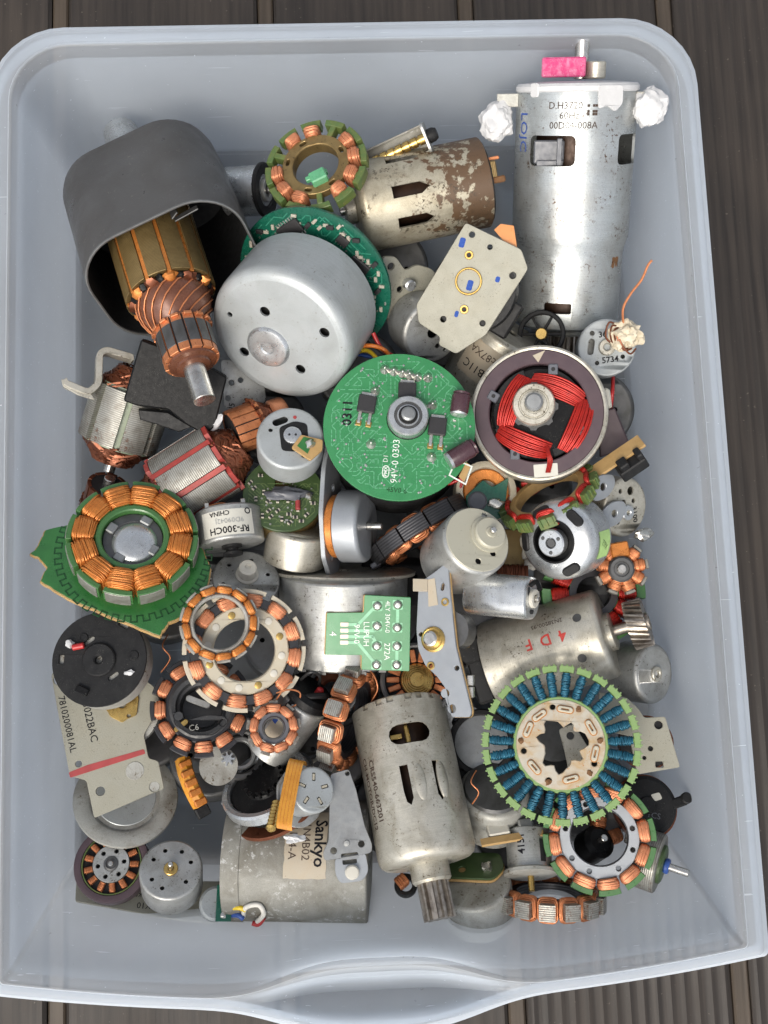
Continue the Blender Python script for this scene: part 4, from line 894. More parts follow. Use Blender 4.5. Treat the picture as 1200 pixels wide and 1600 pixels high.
part('brush_block', M().add(box(110, 96, 30, 4), loc(0, 0, -206)).add(box(40, 30, 44, 4), loc(30, 40, -210)), 'black_plastic', t); part('brush_spring', M().add(box(16, 16, 14, 2), loc(44, 56, -212)), 'brass', t); part('wire_scrap', M().add(tube(smooth([(10, 56, -222), (16, 66, -232), (4, 70, -240)], 5), 3, 6)), 'black_gloss', t)
# 24 flat-sided silver motor
t = T('motor', 'small flat-sided silver motor lying on the 4 D F motor', 'motor', 832, 935, 62, (.90, -.08, .42), 0, True)
rows = [(rrect(0, 0, 58, 46, 20, 6), -112), (rrect(0, 0, 66, 54, 23, 6), -109), (rrect(0, 0, 68, 56, 24, 6), -104), (rrect(0, 0, 68, 56, 24, 6), -6), (rrect(0, 0, 66, 54, 23, 6), -2), (rrect(0, 0, 60, 48, 20, 6), 0)]
v, f = loft(rows); k = len(rows[0][0]); f += [tuple(range(k)), tuple((len(rows)-1)*k+i for i in range(k))[::-1]]
part('can', M().add((v, f)), 'zinc_bright', t); ringpart(t, 'bearing_boss', 6, 15, -1, 6, 'white_plastic', 1.5); shaft(t, 5, -2, 12)
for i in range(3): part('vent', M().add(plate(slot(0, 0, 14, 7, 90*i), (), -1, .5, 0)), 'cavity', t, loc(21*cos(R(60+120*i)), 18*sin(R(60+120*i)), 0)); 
part('wire_stub', M().add(tube(smooth([(20, 14, 2), (26, 20, 14), (14, 26, 24)], 5), 4, 6)), 'black_gloss', t)
# 26 plain silver cap
t = T('motor', 'plain small silver motor can lying against the right wall below the gear', 'motor', 1024, 1053, 38, (.80, -.08, .60), 0)
can(t, 47, 60, 'zinc', 8, (), 'zinc'); ringpart(t, 'bearing_boss', 5, 12, -1, 5, 'zinc_warm', 1.5)
# 52 vaned copper ring
t = T('disc_motor', 'steel cup with radiating copper vanes around a flat brass coil', 'motor', 652, 1062, 36, (.05, .12, .99))
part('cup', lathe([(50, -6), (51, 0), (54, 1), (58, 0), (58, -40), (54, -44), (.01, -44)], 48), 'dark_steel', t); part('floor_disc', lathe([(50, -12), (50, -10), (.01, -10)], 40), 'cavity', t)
me = mesh('vane', M().add(box(20, 8.5, 8, 1.2), loc(38, 0, -4)), 'copper')
for i in range(18): part('vane', me, 'copper', t, loc(rz=20*i))
m = M()
for i in range(5): m.add(lathe([(25-i*3.2, -6+i*1.5), (26-i*3.2, -3+i*1.5), (24-i*3.2, -1.5+i*1.5)], 32))
part('spiral_winding', m, 'brass', t)
# 76 small bracket with holes, 75 black ring and grey can
t = T('bracket', 'small grey bracket plate with slots between two motors left of the blue stator', 'bracket', 722, 1140, 26, (.05, .0, 1))
part('plate', plate(roundpoly([(-30, 40), (26, 34), (34, -10), (12, -44), (-26, -30)], 8), [slot(-8, 16, 22, 10, 60), circ(8, -18, 6), slot(-14, -8, 16, 8, 20)], -4, 0), 'zinc', t)
t = T('rotor_ring', 'black rotor ring with grey inside peeking out left of the blue stator', 'rotor', 752, 1160, 30, (-.1, .1, .98))
ringpart(t, 'ring', 42, 52, -40, 0, 'black_plastic', 2); part('floor_disc', lathe([(43, -8), (43, -4), (20, -3), (.01, -3)], 36), 'grey_steel', t)
t = T('motor', 'dull grey can motor with a domed top between the printed motor and the blue stator', 'motor', 772, 1232, 38, (.06, .62, .78), 0)
can(t, 55, 78, 'zinc_dull', 10, [circ(0, 0, 7)]); part('cover', lathe([(48, 0), (46, 6), (30, 9), (.01, 10)], 36), 'dark_steel', t)
# bracket seen through the ring of the blue stator
t = T('bracket', 'steel bracket with one hole seen through the middle of the blue stator', 'bracket', 890, 1168, 44, (.1, 0, .99))
part('plate', plate(roundpoly([(-16, 28), (8, 36), (22, 12), (34, -10), (20, -34), (-2, -40), (-8, -6)], 5), [circ(2, 18, 6)], -4, 0), 'zinc_warm', t)
t = T('motor', 'black cylindrical motor deep below the blue stator', 'motor', 865, 1150, 26, (.1, .2, .97)); can(t, 62, 60, 'black_plastic', 8, [circ(10, 5, 12)]); part('cover', lathe([(40, 0), (40, 3), (26, 5), (.01, 5)], 32), 'dark_steel', t)
# 30 beige plate at the right wall
C = (1005, 1148); ax = (.12, .02, .99)
t = T('stepper_motor', 'beige steel plate with holes sticking out to the right of the blue stator', 'motor', *C, 50, ax); g = face(ax); q = lambda x, y, z=0: g(x-C[0], y-C[1], z)
part('plate', plate(roundpoly(poly([(940, 1082), (983, 1091), (1000, 1108), (1008, 1122), (1040, 1120), (1058, 1197), (993, 1208), (984, 1150), (940, 1140)], *C, ax), 4), [circ(*q(1029, 1133), 6.5), circ(*q(1015, 1169), 4), circ(*q(1005, 1183), 3), rrect(*q(1027, 1193), 12, 9, 2)], -5, 0), 'chromate', t)
part('motor_case', lathe([(40, -5), (40, -40), (.01, -40)], 32), 'black_plastic', t, loc(*q(1008, 1160, -6), 0)); part('coil_edge', annulus(38, 42, -30, -12, 1), 'copper_dark', t, loc(*q(1010, 1160, -6), 0))  # black case colour stands in for shade inside the plate holes
# 29 blue stator
C = (876, 1163); ax = (-.03, .02, 1)
t = T('stator', 'big stator ring with blue wire coils and pale green tips', 'stator', *C, 62, ax)
rn = random.Random(3); hole = [((34+5*sin(3*a+1)+5*sin(7*a)+3*sin(11*a+2))*cos(a)+2, (36+5*sin(3*a+1)+4*sin(7*a)+3*sin(11*a+2))*sin(a)-1) for a in [2*pi*i/44 for i in range(44)]]
hub = plate(circ(0, 0, 69, 64), [hole]+[circ(58*cos(R(a)), 58*sin(R(a)), 4.5, 12) for a in (100, 190, 250, 330)], -3, 9, 1.2)
stator(t, 27, 36, 72, 112, 122, 15, 6.5, 'ring_steel', 'stator_green_pale', 'blue_wire', 16, 1.45, .84, (), 3, hub=hub, bulge=.8, notch=3, cross=4)
part('rim_coat', annulus(66, 74, -8, 8, 2, 64), 'stator_green_pale', t)
for i, (a, rt) in enumerate(((80, 10), (28, -50), (-15, 70), (-75, 10), (-140, -60), (155, 70), (125, 30))):
    c = part('connector', M().add(slot and plate(slot(0, 0, 24, 9, 0), [slot(0, 0, 12, 2.4, 0)], 8, 13, 1)), 'ivory_plastic', t, loc(54*cos(R(a)), 54*sin(R(a)), 0, a+90)); part('rust_stain', plate(slot(0, 0, 28, 12.5, 0), (), 8.6, 9.5, 0), 'rust_stain', c)
for i, a in enumerate((60, 5, -45, -110, 175)): part('solder_joint', M().add(blob(4.5, i, .3, 2, 1, 1, .5)), 'rust', t, loc(61*cos(R(a)), 61*sin(R(a)), 9.5))
# 31 copper and green stator below it
C = (936, 1308); ax = (.04, -.10, .99)
t = T('stator', 'copper-wound stator with bright green tips overlapped by the blue stator', 'stator', *C, 50, ax)
stator(t, 12, 46, 60, 78, 87, 16, 17, 'bluezinc', 'stator_green_vivid', 'copper_pink', 9, 1.6, .78, (), 8, hub=plate(circ(0, 0, 61, 56), [circ(0, 2, 45, 40)]+[circ(53*cos(R(a)), 53*sin(R(a)), 4, 12) for a in (15, 60, 110, 165, 215, 250, 300, 340)], -8, 8), bulge=6, cross=6)
part('bore', annulus(44, 46.5, -11, 6, .3, 40), 'lamination_dark', t)
t = T('armature', 'small dark rotor with copper windings seen through the green-tipped stator', 'armature', 934, 1316, 36, (.5, .3, .8)); part('hub', lathe([(26, -30), (26, 4), (18, 10), (.01, 10)], 24), 'black_gloss', t); m = M()
for i in range(2): part('coil', coil(22, 44, 12, 14, 8, 1.7, i, 1), 'copper', t, loc(rz=60*i+20), 80)
shaft(t, 6, 8, 22)
# 32 black motor cap, 33 laminated motor
t = T('motor', 'black round motor cap with a side tab at the right wall by the green-tipped stator', 'motor', 1012, 1258, 36, (.25, .15, .95))
part('cap', lathe([(12, 3), (14, 0), (40, 0), (46, -4), (47, -10), (47, -34), (.01, -34)], 40), 'black_plastic', t); part('tab', M().add(box(26, 16, 8, 3), loc(50, 6, -4, 20)).add(cyl(9, -8, 4, 2, 16), loc(62, 12)), 'black_plastic', t); ringpart(t, 'rim', 46, 50, -30, -14, 'copper_dark'); part('scuff', plate(roundpoly([(6, 16), (20, 20), (24, 10), (12, 6)], 3), (), 0, .6, 0), 'label_white', t); lettering(t, '1CS', 13, 8, -16, .5, -10, 'grey_plastic')
t = T('stepper_motor', 'small laminated stepper motor with a steel shaft in the front right corner', 'motor', 1032, 1350, 42, (.94, -.32, .12), 0, True)
part('lamination_stack', M().add(lathe([(44, -46), (46, -44), (46, -2), (44, 0), (.01, 0)], 36)), 'lamination', t); part('green_plate', lathe([(30, 0), (30, 4), (26, 6), (.01, 6)], 30), 'pcb_olive', t); part('collar', cyl(12, 6, 14, 2, 18), 'wire_blue', t); shaft(t, 6, 10, 44); part('fins', M().add(box(30, 22, 24, 2), loc(28, 20, -46)), 'lamination', t)
# ---------------- left half
# 63 bent bracket
t = T('bracket', 'bent bare metal bracket sticking out towards the left wall', 'bracket', 158, 585, 50, (.1, .2, .97))
pl = [(-56, -12), (-20, -28), (-4, -14), (0, 34), (10, 40), (52, 28)]
def strip(pts, w, th):
    L1, L2 = [], []
    for i, p in enumerate(pts):
        a = V(pts[max(i-1, 0)]); b = V(pts[min(i+1, len(pts)-1)]); d = (b-a).normalized(); n_ = V((-d.y, d.x)); L1.append(tuple(V(p)+n_*th/2)); L2.append(tuple(V(p)-n_*th/2))
    return plate(L1+L2[::-1], (), -w, 0, .8)
part('strip', M().add(strip(roundpoly(pl, 7), 26, 10)), 'zinc_warm', t); part('foot', plate(roundpoly([(-60, -6), (-20, -24), (-10, -40), (-36, -32), (-58, -18)], 4), (), -8, -3), 'zinc_warm', t)
# 59 grey armature
t = T('armature', 'armature with grey rusty laminations and pale green slot liners at the left wall', 'armature', 196, 652, 32, (.30, .93, .16), 0, True, off=42)
armature(t, 8, 62, 88, 10, 'lamination', 'green_insulator', 'copper_dark', 34, 10, 1.8, 3, 12, 3); shaft(t, 9, -50, 140); 
# 61 small commutator under it
t = T('armature', 'small copper commutator end peeking out above the green-board stator', 'armature', 168, 762, 32, (.2, .75, .6), 0, False)
commutator(t, 10, 32, -34, 6, 'copper_dark'); shaft(t, 9, -40, 20); part('winding', endturns(10, 34, 10, 0, 24, 6, 1.8, 3, 8), 'copper_dark', t, loc(0, 0, -36, 0, 180), 80)
# 62 black block
ax = (-.06, -.12, .99); C = (278, 606)
t = T('magnet_bracket', 'black moulded block with a broken curved edge under the copper commutator', 'bracket', *C, 57, ax)
part('block', plate(roundpoly(poly([(224, 532), (262, 546), (302, 560), (354, 590), (334, 668), (318, 680), (290, 664), (262, 640), (214, 634), (194, 626)], *C, ax), 4), (), -26, 0, 2.5), 'black_gloss', t)
part('curved_ledge', plate(poly([(216, 640), (262, 644), (298, 668), (278, 676), (244, 664), (218, 656)], *C, ax, 0, -18), (), -34, -16, 2), 'black_plastic', t); part('broken_edge', M().add(blob(9, 4, .35, 2, .8, 1.6, .6)), 'tape_white', t, loc(58, -56, -6, -30))
# 60 copper commutator
t = T('armature', 'dirty copper commutator with winding beside the red-slotted armature', 'armature', 364, 676, 44, (-.90, -.34, .26), 0, True)
commutator(t, 16, 36, -46, 2, 'copper'); shaft(t, 10, -60, 6); part('winding', endturns(12, 40, 12, 0, 30, 8, 1.8, 4, 11), 'copper_dark', t, loc(0, 0, -38, 0, 180), 80); part('spacer', lathe([(26, -92), (28, -88), (28, -70), (24, -66)], 24), 'copper_pink', t)
# 58 red-slotted armature
t = T('armature', 'armature with red insulated slots and dark copper windings left of centre', 'armature', 306, 742, 42, (.82, .53, .14), 12, True, off=48)
armature(t, 8, 60, 96, 11, 'lamination', 'red_insulator', 'copper_dark', 40, 11, 1.8, 3, 12, 7); shaft(t, 9, -56, 160)
me = mesh('slot_wedge', M().add(arc(50, 59, -4, 4, -4, 100, 2, .8)), 'red_insulator')
for i in range(8): part('slot_wedge', me, 'red_insulator', t, loc(rz=45*i))
part('end_insulator', gear(61, 50, 8, -8, -1, duty=.8), 'red_insulator', t, loc(rz=22.5)); part('end_insulator', gear(61, 50, 8, 97, 104, duty=.8), 'red_insulator', t, loc(rz=22.5))
# 72 grey plate behind the small motor
t = T('bracket', 'grey steel plate with small holes lying under the pale rotor can', 'bracket', 376, 606, 30, (.1, 0, .99))
part('plate', plate(roundpoly([(-30, 44), (34, 40), (40, -20), (10, -46), (-26, -30)], 6), [circ(-14, 8, 4), circ(0, 12, 4), circ(-20, -16, 4)], -4, 0), 'zinc', t); lettering(t, 'I5', 13, -14, -28, .4, 80)
# 56 round board with brown rim
ax = (.02, .42, .91); C = (443, 772); g = face(ax)
t = T('brushless_motor', 'small round olive circuit board with tiny parts and torn grey foam', 'motor', *C, 44, ax)
bd = part('circuit_board', plate(circ(0, 0, 63, 48), [circ(0, 18, 14)], -5, 0), 'pcb_olive', t); traces(bd, lambda x, y: x*x+y*y < 58**2 and y < 20, 31, 50, 6, 1.5, .4, 'pcb_olive_trace', 'solder', 40, 1.8, 58)
smds(t, lambda x, y: x*x+y*y < 55**2 and (y < -6 or x < -30), 7, 22, 56); part('foam', M().add(blob(20, 7, .3, 3, 1.5, .6, .3)), 'grey_plastic', t, loc(4, -2, 4)); part('solder_blob', M().add(blob(6, 2, .25, 2)), 'solder', t, loc(40, -6, 4)); part('diode', M().add(cyl(4, -8, 8, 1, 12), loc(22, -20, 4, 0, 90, 20)), 'paint_red', t)
part('case', lathe([(60, -6), (62, -10), (62, -46), (56, -50), (.01, -50)], 40), 'lamination_gold', t)
# 55 plain silver flat motor
t = T('motor', 'flat silver motor lying on its side left of the upright plate motor', 'motor', 468, 826, 40, (.16, .93, .33), 0, True)
can(t, 49, 54, 'zinc_warm', 5, [circ(0, 0, 8)], 'zinc_dull')
# 57 small motor with black star recess
ax = (.02, .40, .92); C = (454, 684); g = face(ax); q = lambda x, y, z=0: g(x-C[0], y-C[1], z)
t = T('motor', 'small round grey motor face with black recess and a scrap of board stuck on', 'motor', *C, 60, ax)
can(t, 53, 60, 'rotor_can', 5, [slot(*q(438, 658), 26, 12, 22), circ(*q(423, 672), 3.5), circ(*q(474, 712), 3.5)], 'zinc')
part('recess', plate(roundpoly([q(436, 668), q(460, 658), q(480, 662), q(482, 690), q(462, 706), q(440, 704)], 6), (), .1, .8, 0), 'black_plastic', t); part('hub', lathe([(14, 0), (14, 4), (12, 5), (.01, 5)], 24), 'zinc_bright', t, loc(*q(457, 681)))
for i in (-1, 1): part('hub_hole', cyl(2, 4, 5.6, .2, 8), 'cavity', t, loc(q(457, 681)[0]+i*5, q(457, 681)[1]))
part('board_scrap', plate(roundpoly(poly([(455, 702), (470, 682), (504, 690), (503, 706), (484, 722)], *C, ax), 3), (), 3, 8), 'pcb_tan', t); part('board_lacquer', plate(poly([(464, 700), (474, 686), (490, 690), (480, 712)], *C, ax), (), 8.1, 8.8, 0), 'pcb_leaf', t); part('solder_blob', M().add(blob(7, 3, .2, 2)), 'solder', t, loc(*q(484, 698), 10)); part('red_dot', cyl(3, 0, .7, .1, 10), 'paint_red', t, loc(*q(461, 652)))
# 54 RF-300CH
t = T('motor', 'flat silver motor lying on its side with an upside-down white printed label', 'motor', 362, 852, 46, (.13, -.97, .20), 0, True)
can(t, 52, 54, 'zinc', 4, [circ(0, 0, 8)], 'zinc'); part('label', patch(52, 92, -26, 84, 40, .6, .5), 'label_white', t)
wrap_text(t, 'RF-300CH', 14.5, 52, 90, -15, 0, 'ink_black', True, h=.9); wrap_text(t, 'CHINA', 10, 52, 104, -41, 0, 'ink_black', True, h=.9); wrap_text(t, '9D09042J', 11, 52, 88, -29, 0, 'zinc', h=.8)
part('pulley', lathe([(16, 0), (16, 4), (10, 6), (10, 10), (16, 12), (16, 16), (.01, 16)], 24), 'black_plastic', t); part('printed_mark', M().add(wrap(plate(circ(0, 0, 5, 14), [circ(0, 0, 3.4, 14)], .7, 1, 0), 52, 55, -42)), 'ink_black', t)
for x in (-30, 26): part('terminal', M().add(box(7, 5, 14, 1), loc(x, 30, -58)), 'solder', t)
# 50 upright plate motor
t = T('motor', 'motor with an upright thin blue-grey mounting plate seen nearly edge-on', 'motor', 574, 822, 46, (.95, .0, .31), 0, True)
can(t, 57, 40, 'bluezinc', 7, [circ(0, 0, 7)], 'copper_dark'); shaft(t, 6, -10, 24); part('winding', M().add(annulus(34, 50, -56, -40, 3)), 'copper_enamel', t)
part('mounting_plate', plate(roundpoly([(136, -10), (134, 14), (90, 34), (20, 46), (-50, 34), (-78, 10), (-72, -30), (-20, -46), (60, -36), (110, -28)], 8), [circ(60, 0, 6), circ(-50, 6, 5)], -64, -57), 'bluezinc', t); part('bushing', annulus(8, 22, -70, -62, 2), 'brass', t)
# 53 disc motor with white pulley
ax = (.06, .52, .85); C = (384, 905); g = face(ax)
t = T('motor', 'flat grey round motor with small holes and a white pulley above the ivory stator', 'motor', *C, 44, ax)
can(t, 53, 36, 'zinc', 3, [circ(36*cos(R(a)), 36*sin(R(a)), 3.4, 10) for a in range(15, 375, 60)], 'zinc'); part('pulley', lathe([(18, 0), (18, 3), (14, 4), (14, 22), (12, 24), (5, 24), (4, 21), (.01, 21)], 24), 'white_plastic', t, loc(2, 8))
# 49 large can with T-shaped board
t = T('motor', 'large grey can motor with a T-shaped green circuit board on its side', 'motor', 537, 896, 32, (.01, .985, .17), 0, True)
can(t, 100, 132, 'zinc', 4, (), 'dark_steel'); part('flange', plate(circ(0, 0, 112, 56, 70), [circ(0, 0, 10)], 0, 5), 'zinc_warm', t)
for i in range(5): part('lug', M().add(box(12, 4, 6, .6), loc(-60+30*i, sqrt(98**2-(60-30*i)**2), -134)), 'dark_steel', t)
tp = [(31, -14), (99, -17), (99, -128), (28, -126), (28, -104), (-26, -104), (-24, -41), (30, -40)]
b0 = part('circuit_board', plate(roundpoly(tp, 2), (), -2, 3, .5), 'pcb_green', t, MX.Translation((0, 100, 0)) @ FLAT_UP)
part('board_edge', plate(roundpoly([(x+(-1.5 if x < 40 else 0), y) for x, y in tp], 2), (), -3, 2, .2), 'pcb_tan', b0)
for i, (x, y) in enumerate(((50, -30), (80, -28), (50, -60), (80, -62), (50, -90), (80, -90), (50, -118), (80, -118))):
    part('pad', M().add(plate(rrect(0, 0, 15, 15, 2), (), 3, 3.6, 0)), 'pcb_track_light', b0, loc(x, y)); part('solder_joint', lathe([(7.5, 0), (6, 3), (3.5, 5.5), (.01, 6)], 12), 'solder', b0, loc(x, y, 3.4))
m = M(); 
for i in range(4): m.add(plate(rrect(2, -58-9*i, 12, 6, 1), (), 3, 4.2, 0))
part('contact_pad', m, 'smd', b0); m = M()
for pts in (((4, -58), (22, -58), (46, -32)), ((4, -67), (46, -67), (50, -60)), ((4, -76), (44, -76), (50, -88)), ((4, -85), (22, -85), (46, -114)), ((80, -30), (80, -60)), ((80, -92), (80, -116))):
    for (ax_, ay_), (bx_, by_) in zip(pts, pts[1:]): dx, dy = bx_-ax_, by_-ay_; m.add(box(sqrt(dx*dx+dy*dy)+3, 4.5, 1, 0), loc((ax_+bx_)/2, (ay_+by_)/2, 3.2, math.degrees(math.atan2(dy, dx))))
part('track', m, 'pcb_track_light', b0)
for s_, sz, x, y in (('4', 15, -15, -72), ('94V-0', 12, 20, -72), ('LUPUH', 12, 34, -72), ('4LY 304V-0', 10, 65, -46), ('272A', 12, 65, -98)): lettering(b0, s_, sz, x, y, 3.9, -90, 'ink_white')
# 64 copper stator on a broken green board
ax = (-.06, .46, .89); C = (208, 846)
t = T('stator', 'twelve-coil copper stator mounted on a broken green circuit board at the left wall', 'stator', *C, 60, ax, 8); g = face(ax, 8)
bp_ = [(51, 866), (62, 853), (72, 828), (106, 819), (150, 800), (250, 800), (318, 858), (330, 890), (318, 948), (262, 972), (249, 992), (190, 968), (110, 934), (68, 908), (77, 887), (64, 872)]
o = [g(x-C[0], y-C[1], -34) for x, y in bp_]
rn = random.Random(8); o2 = []
for i in range(len(o)):
    a, b = V(o[i]), V(o[(i+1) % len(o)])
    for j in range(6): o2.append(tuple(a.lerp(b, j/6)+V((rn.uniform(-1, 1), rn.uniform(-1, 1)))*(1.1 if j else .3)))
part('board', plate(o2, (), -42, -35, .4), 'pcb_tan', t); bd = part('board_lacquer', plate([(x*.985-.2, y*.985+.6) for x, y in o2], (), -35.6, -34, .3), 'pcb_leaf', t)
m = M()
for i in range(46):
    a = 150+i*4.6; R0, R1 = 112, 122
    m.add(box(12, 1.8, .8, 0), loc((R0+R1)/2*cos(R(a)), (R0+R1)/2*sin(R(a)), -33.8, a)); rr_ = R0 if i % 2 else R1; m.add(box(1.8, rr_*R(4.6), .8, 0), loc(rr_*cos(R(a+2.3)), rr_*sin(R(a+2.3)), -33.8, a+2.3))
part('encoder_track', m, 'pcb_leaf_trace', t)
stator(t, 12, 48, 56, 92, 100, 32, 24, 'stator_green_vivid', 'stator_green_vivid', 'copper_enamel', 12, 2.0, .86, (), 10, hub=annulus(47, 57, -18, 17, 2), bulge=6.5, cross=8)
me = mesh('tip_face', M().add(arc(98, 101.2, -11, 11, -17, 14, 5, .5)), 'lamination')
for i in range(12): part('tip_face', me, 'lamination', t, loc(rz=10+30*i))
part('seat', annulus(30, 47, -16, 6, 2), 'dark_steel', t)
for i in range(4): part('seat_lug', M().add(box(14, 18, 10, 2), loc(38, 0, 6)), 'grey_steel', t, loc(rz=90*i+50))
part('bearing_cap', lathe([(36, -8), (36, 4), (33, 8), (24, 12), (10, 14), (.01, 14)], 36), 'zinc_bright', t, loc(2, -5))
# 67 grey flanged disc
t = T('rotor_cup', 'weathered grey flanged disc under the beige printed plate', 'rotor', 197, 1246, 30, (0, .38, .92))
part('cup', lathe([(.01, 1), (48, 1), (52, 1), (55, 3), (58, 4), (72, 3), (79, 1), (80, -3), (76, -6), (66, -8), (64, -40), (.01, -40)], 64), 'zinc_dull', t); part('worn_face', lathe([(46, 1), (45, 2), (.01, 2)], 40), 'rotor_can', t)
# 66 printed plate
C = (165, 1150); ax = (-.10, .02, .99); g = face(ax); q = lambda x, y, z=0: g(x-C[0], y-C[1], z)
t = T('stepper_motor', 'beige steel plate with a long printed part number and a red painted line', 'motor', *C, 44, ax)
circp = [(203+42*cos(R(a)), 1100-42*sin(R(a))) for a in (70, 40, 10, -20, -45)]
o = [(77, 1056), (92, 1036), (88, 1000), (150, 1000), (190, 1050)]+circp+[(223, 1148), (232, 1184), (247, 1188), (258, 1230), (155, 1273), (140, 1217), (115, 1210), (100, 1150)]
part('plate', plate(roundpoly(poly(o, *C, ax), 4), [circ(*q(90, 1063), 9), circ(*q(127, 1192), 5), circ(*q(162, 1233), 7), circ(*q(243, 1227), 8)], -5, 0), 'chromate', t)
part('plug', cyl(14, -3, .8, .5, 24), 'zinc_dull', t, loc(*q(212, 1203))); part('plug', cyl(8, -4, -1, .5, 20), 'zinc_dull', t, loc(*q(243, 1227)))
part('painted_line', plate(roundpoly([q(116, 1213), q(113, 1205), q(140, 1194), q(224, 1170), q(227, 1177), q(144, 1204)], 2), (), -.1, .4, 0), 'paint_red', t)
c = part('hub_plate', plate(roundpoly(poly([(160, 1098), (170, 1086), (186, 1090), (204, 1080), (213, 1090), (211, 1118), (196, 1124), (190, 1130), (170, 1120)], *C, ax), 4), [circ(*q(187, 1101), 6.5), circ(*q(164, 1106), 3), circ(*q(199, 1119), 3)], 0, 4), 'brass', t)
lettering(t, '7810200081AL', 14.5, *q(106, 1132), .5, -74); lettering(t, '03022BAC', 16, *q(139, 1125), .5, -74)
part('motor_case', lathe([(56, -6), (57, -10), (57, -40), (.01, -40)], 40), 'zinc_dull', t, loc(*q(190, 1110, -6)))
# 65 black disc motor
ax = (-.28, .14, .95); C = (155, 1030); g = face(ax); q = lambda x, y, z=0: g(x-C[0], y-C[1], z)
t = T('motor', 'round black-faced motor with raised hub and a red wire stub at the left wall', 'motor', *C, 60, ax)
part('cover', M().add(plate(circ(0, 0, 74, 56), [slot(*q(139, 1001), 18, 7, 35), slot(*q(177, 1056), 18, 7, 35), circ(*q(155, 1031), 6), rrect(*q(98, 1030), 8, 14, 2), rrect(*q(190, 976), 16, 8, 2, rot=-30)], -5, 0)), 'black_plastic', t); part('cover_floor', lathe([(70, -14), (70, -6), (.01, -6)], 40), 'cavity', t)
ringpart(t, 'hub', 6, 26, -1, 6, 'black_plastic', 2, mx=loc(*q(155, 1031)))
for x, y in ((130, 997), (207, 1024)): part('boss', lathe([(8, 0), (7, 2), (5, 2), (5, 1), (.01, 1)], 16), 'black_plastic', t, loc(*q(x, y)))
part('wire_stub', M().add(cyl(5, -9, 9, 1, 12), loc(0, 0, 5, 10, 0, 90)), 'wire_red', t, loc(*q(124, 1011))); part('glue_dot', M().add(blob(7, 2, .25, 2)), 'tape_white', t, loc(*q(111, 1007), 3)); part('glue_dot', M().add(blob(6, 9, .3, 2, 1.2, .7, .6)), 'tape_white', t, loc(*q(202, 1051), 2)); part('clip', M().add(box(20, 12, 8, 1.5), loc(0, 0, 2, -25)), 'black_gloss', t, loc(*q(132, 1078)));
part('case', lathe([(72, -5), (74, -8), (74, -44), (70, -48), (.01, -48)], 48), 'zinc_dull', t)
# 77 amber coil strip
t = T('coil_strip', 'amber film-wrapped coil strip hanging left of the silver pulley disc', 'coil', 298, 1222, 36, (.2, .1, .97))
pts = smooth([(-12, 34, -6), (-8, 12, 2), (2, -12, 4), (16, -34, 0)], 5); part('film', M().add(tube(pts, 13, 8)), 'amber_film', t); me = mesh('segment', M().add(box(20, 11, 10, 2), loc(0, 0, 10)), 'copper_enamel')
for i in range(5): p_ = pts[2+i*3]; part('segment', me, 'copper_enamel', t, loc(p_.x, p_.y, p_.z, -65+90))
part('connector', M().add(box(22, 18, 12, 2), loc(20, -44, 0, 30)), 'black_plastic', t)
# 46 C6 stator
C = (315, 1104)
t = T('stator', 'copper-wound stator with a black plastic centre marked C6', 'stator', *C, 44, (-.05, .12, .99))
stator(t, 12, 48, 54, 72, 79, 15, 12, 'lamination_dark', 'lamination_dark', 'copper_pink', 9, 1.6, .72, (), 5, hub=annulus(46, 56, -9, 9, 2), bulge=5)
part('inner_cup', lathe([(50, 10), (46, 12), (40, 10), (38, -4), (34, -6), (30, -22), (.01, -22)], 48), 'dark_grey_plastic', t)
part('bridge', M().add(plate(roundpoly([(-44, -8), (-20, -22), (10, -14), (36, -16), (44, -26), (20, -46), (-14, -46), (-40, -30)], 6), [circ(34, -26, 6), circ(-34, -16, 6)], 4, 13)), 'dark_grey_plastic', t); lettering(t, 'C6', 13, -10, -34, 13.4, 8, 'zinc_dull'); part('contact', M().add(plate(slot(0, 0, 40, 10, -20), (), 0, 8)), 'zinc', t, loc(-6, 8, -10)); part('contact', M().add(plate(slot(0, 0, 26, 8, 40), (), 0, 6)), 'brass', t, loc(-30, -30, 4))
# dark rotor rings and the little gear below
t = T('rotor_ring', 'dark steel bearing ring lying below the C6 stator', 'bearing', 376, 1176, 34, (.1, .1, .98)); ringpart(t, 'ring', 30, 42, -22, 0, 'dark_steel', 3); part('inner_race', annulus(18, 26, -20, -4, 2), 'grey_steel', t)
t = T('star_cog', 'tiny pale star-shaped gear on a grey disc below the C6 stator', 'gear', 356, 1186, 38, (0, .1, .99)); part('gear', gear(11, 6, 7, -3, 5), 'zinc_bright', t); part('disc', lathe([(30, -8), (30, -3), (.01, -3)], 28), 'zinc_dull', t, loc(-14, -10))
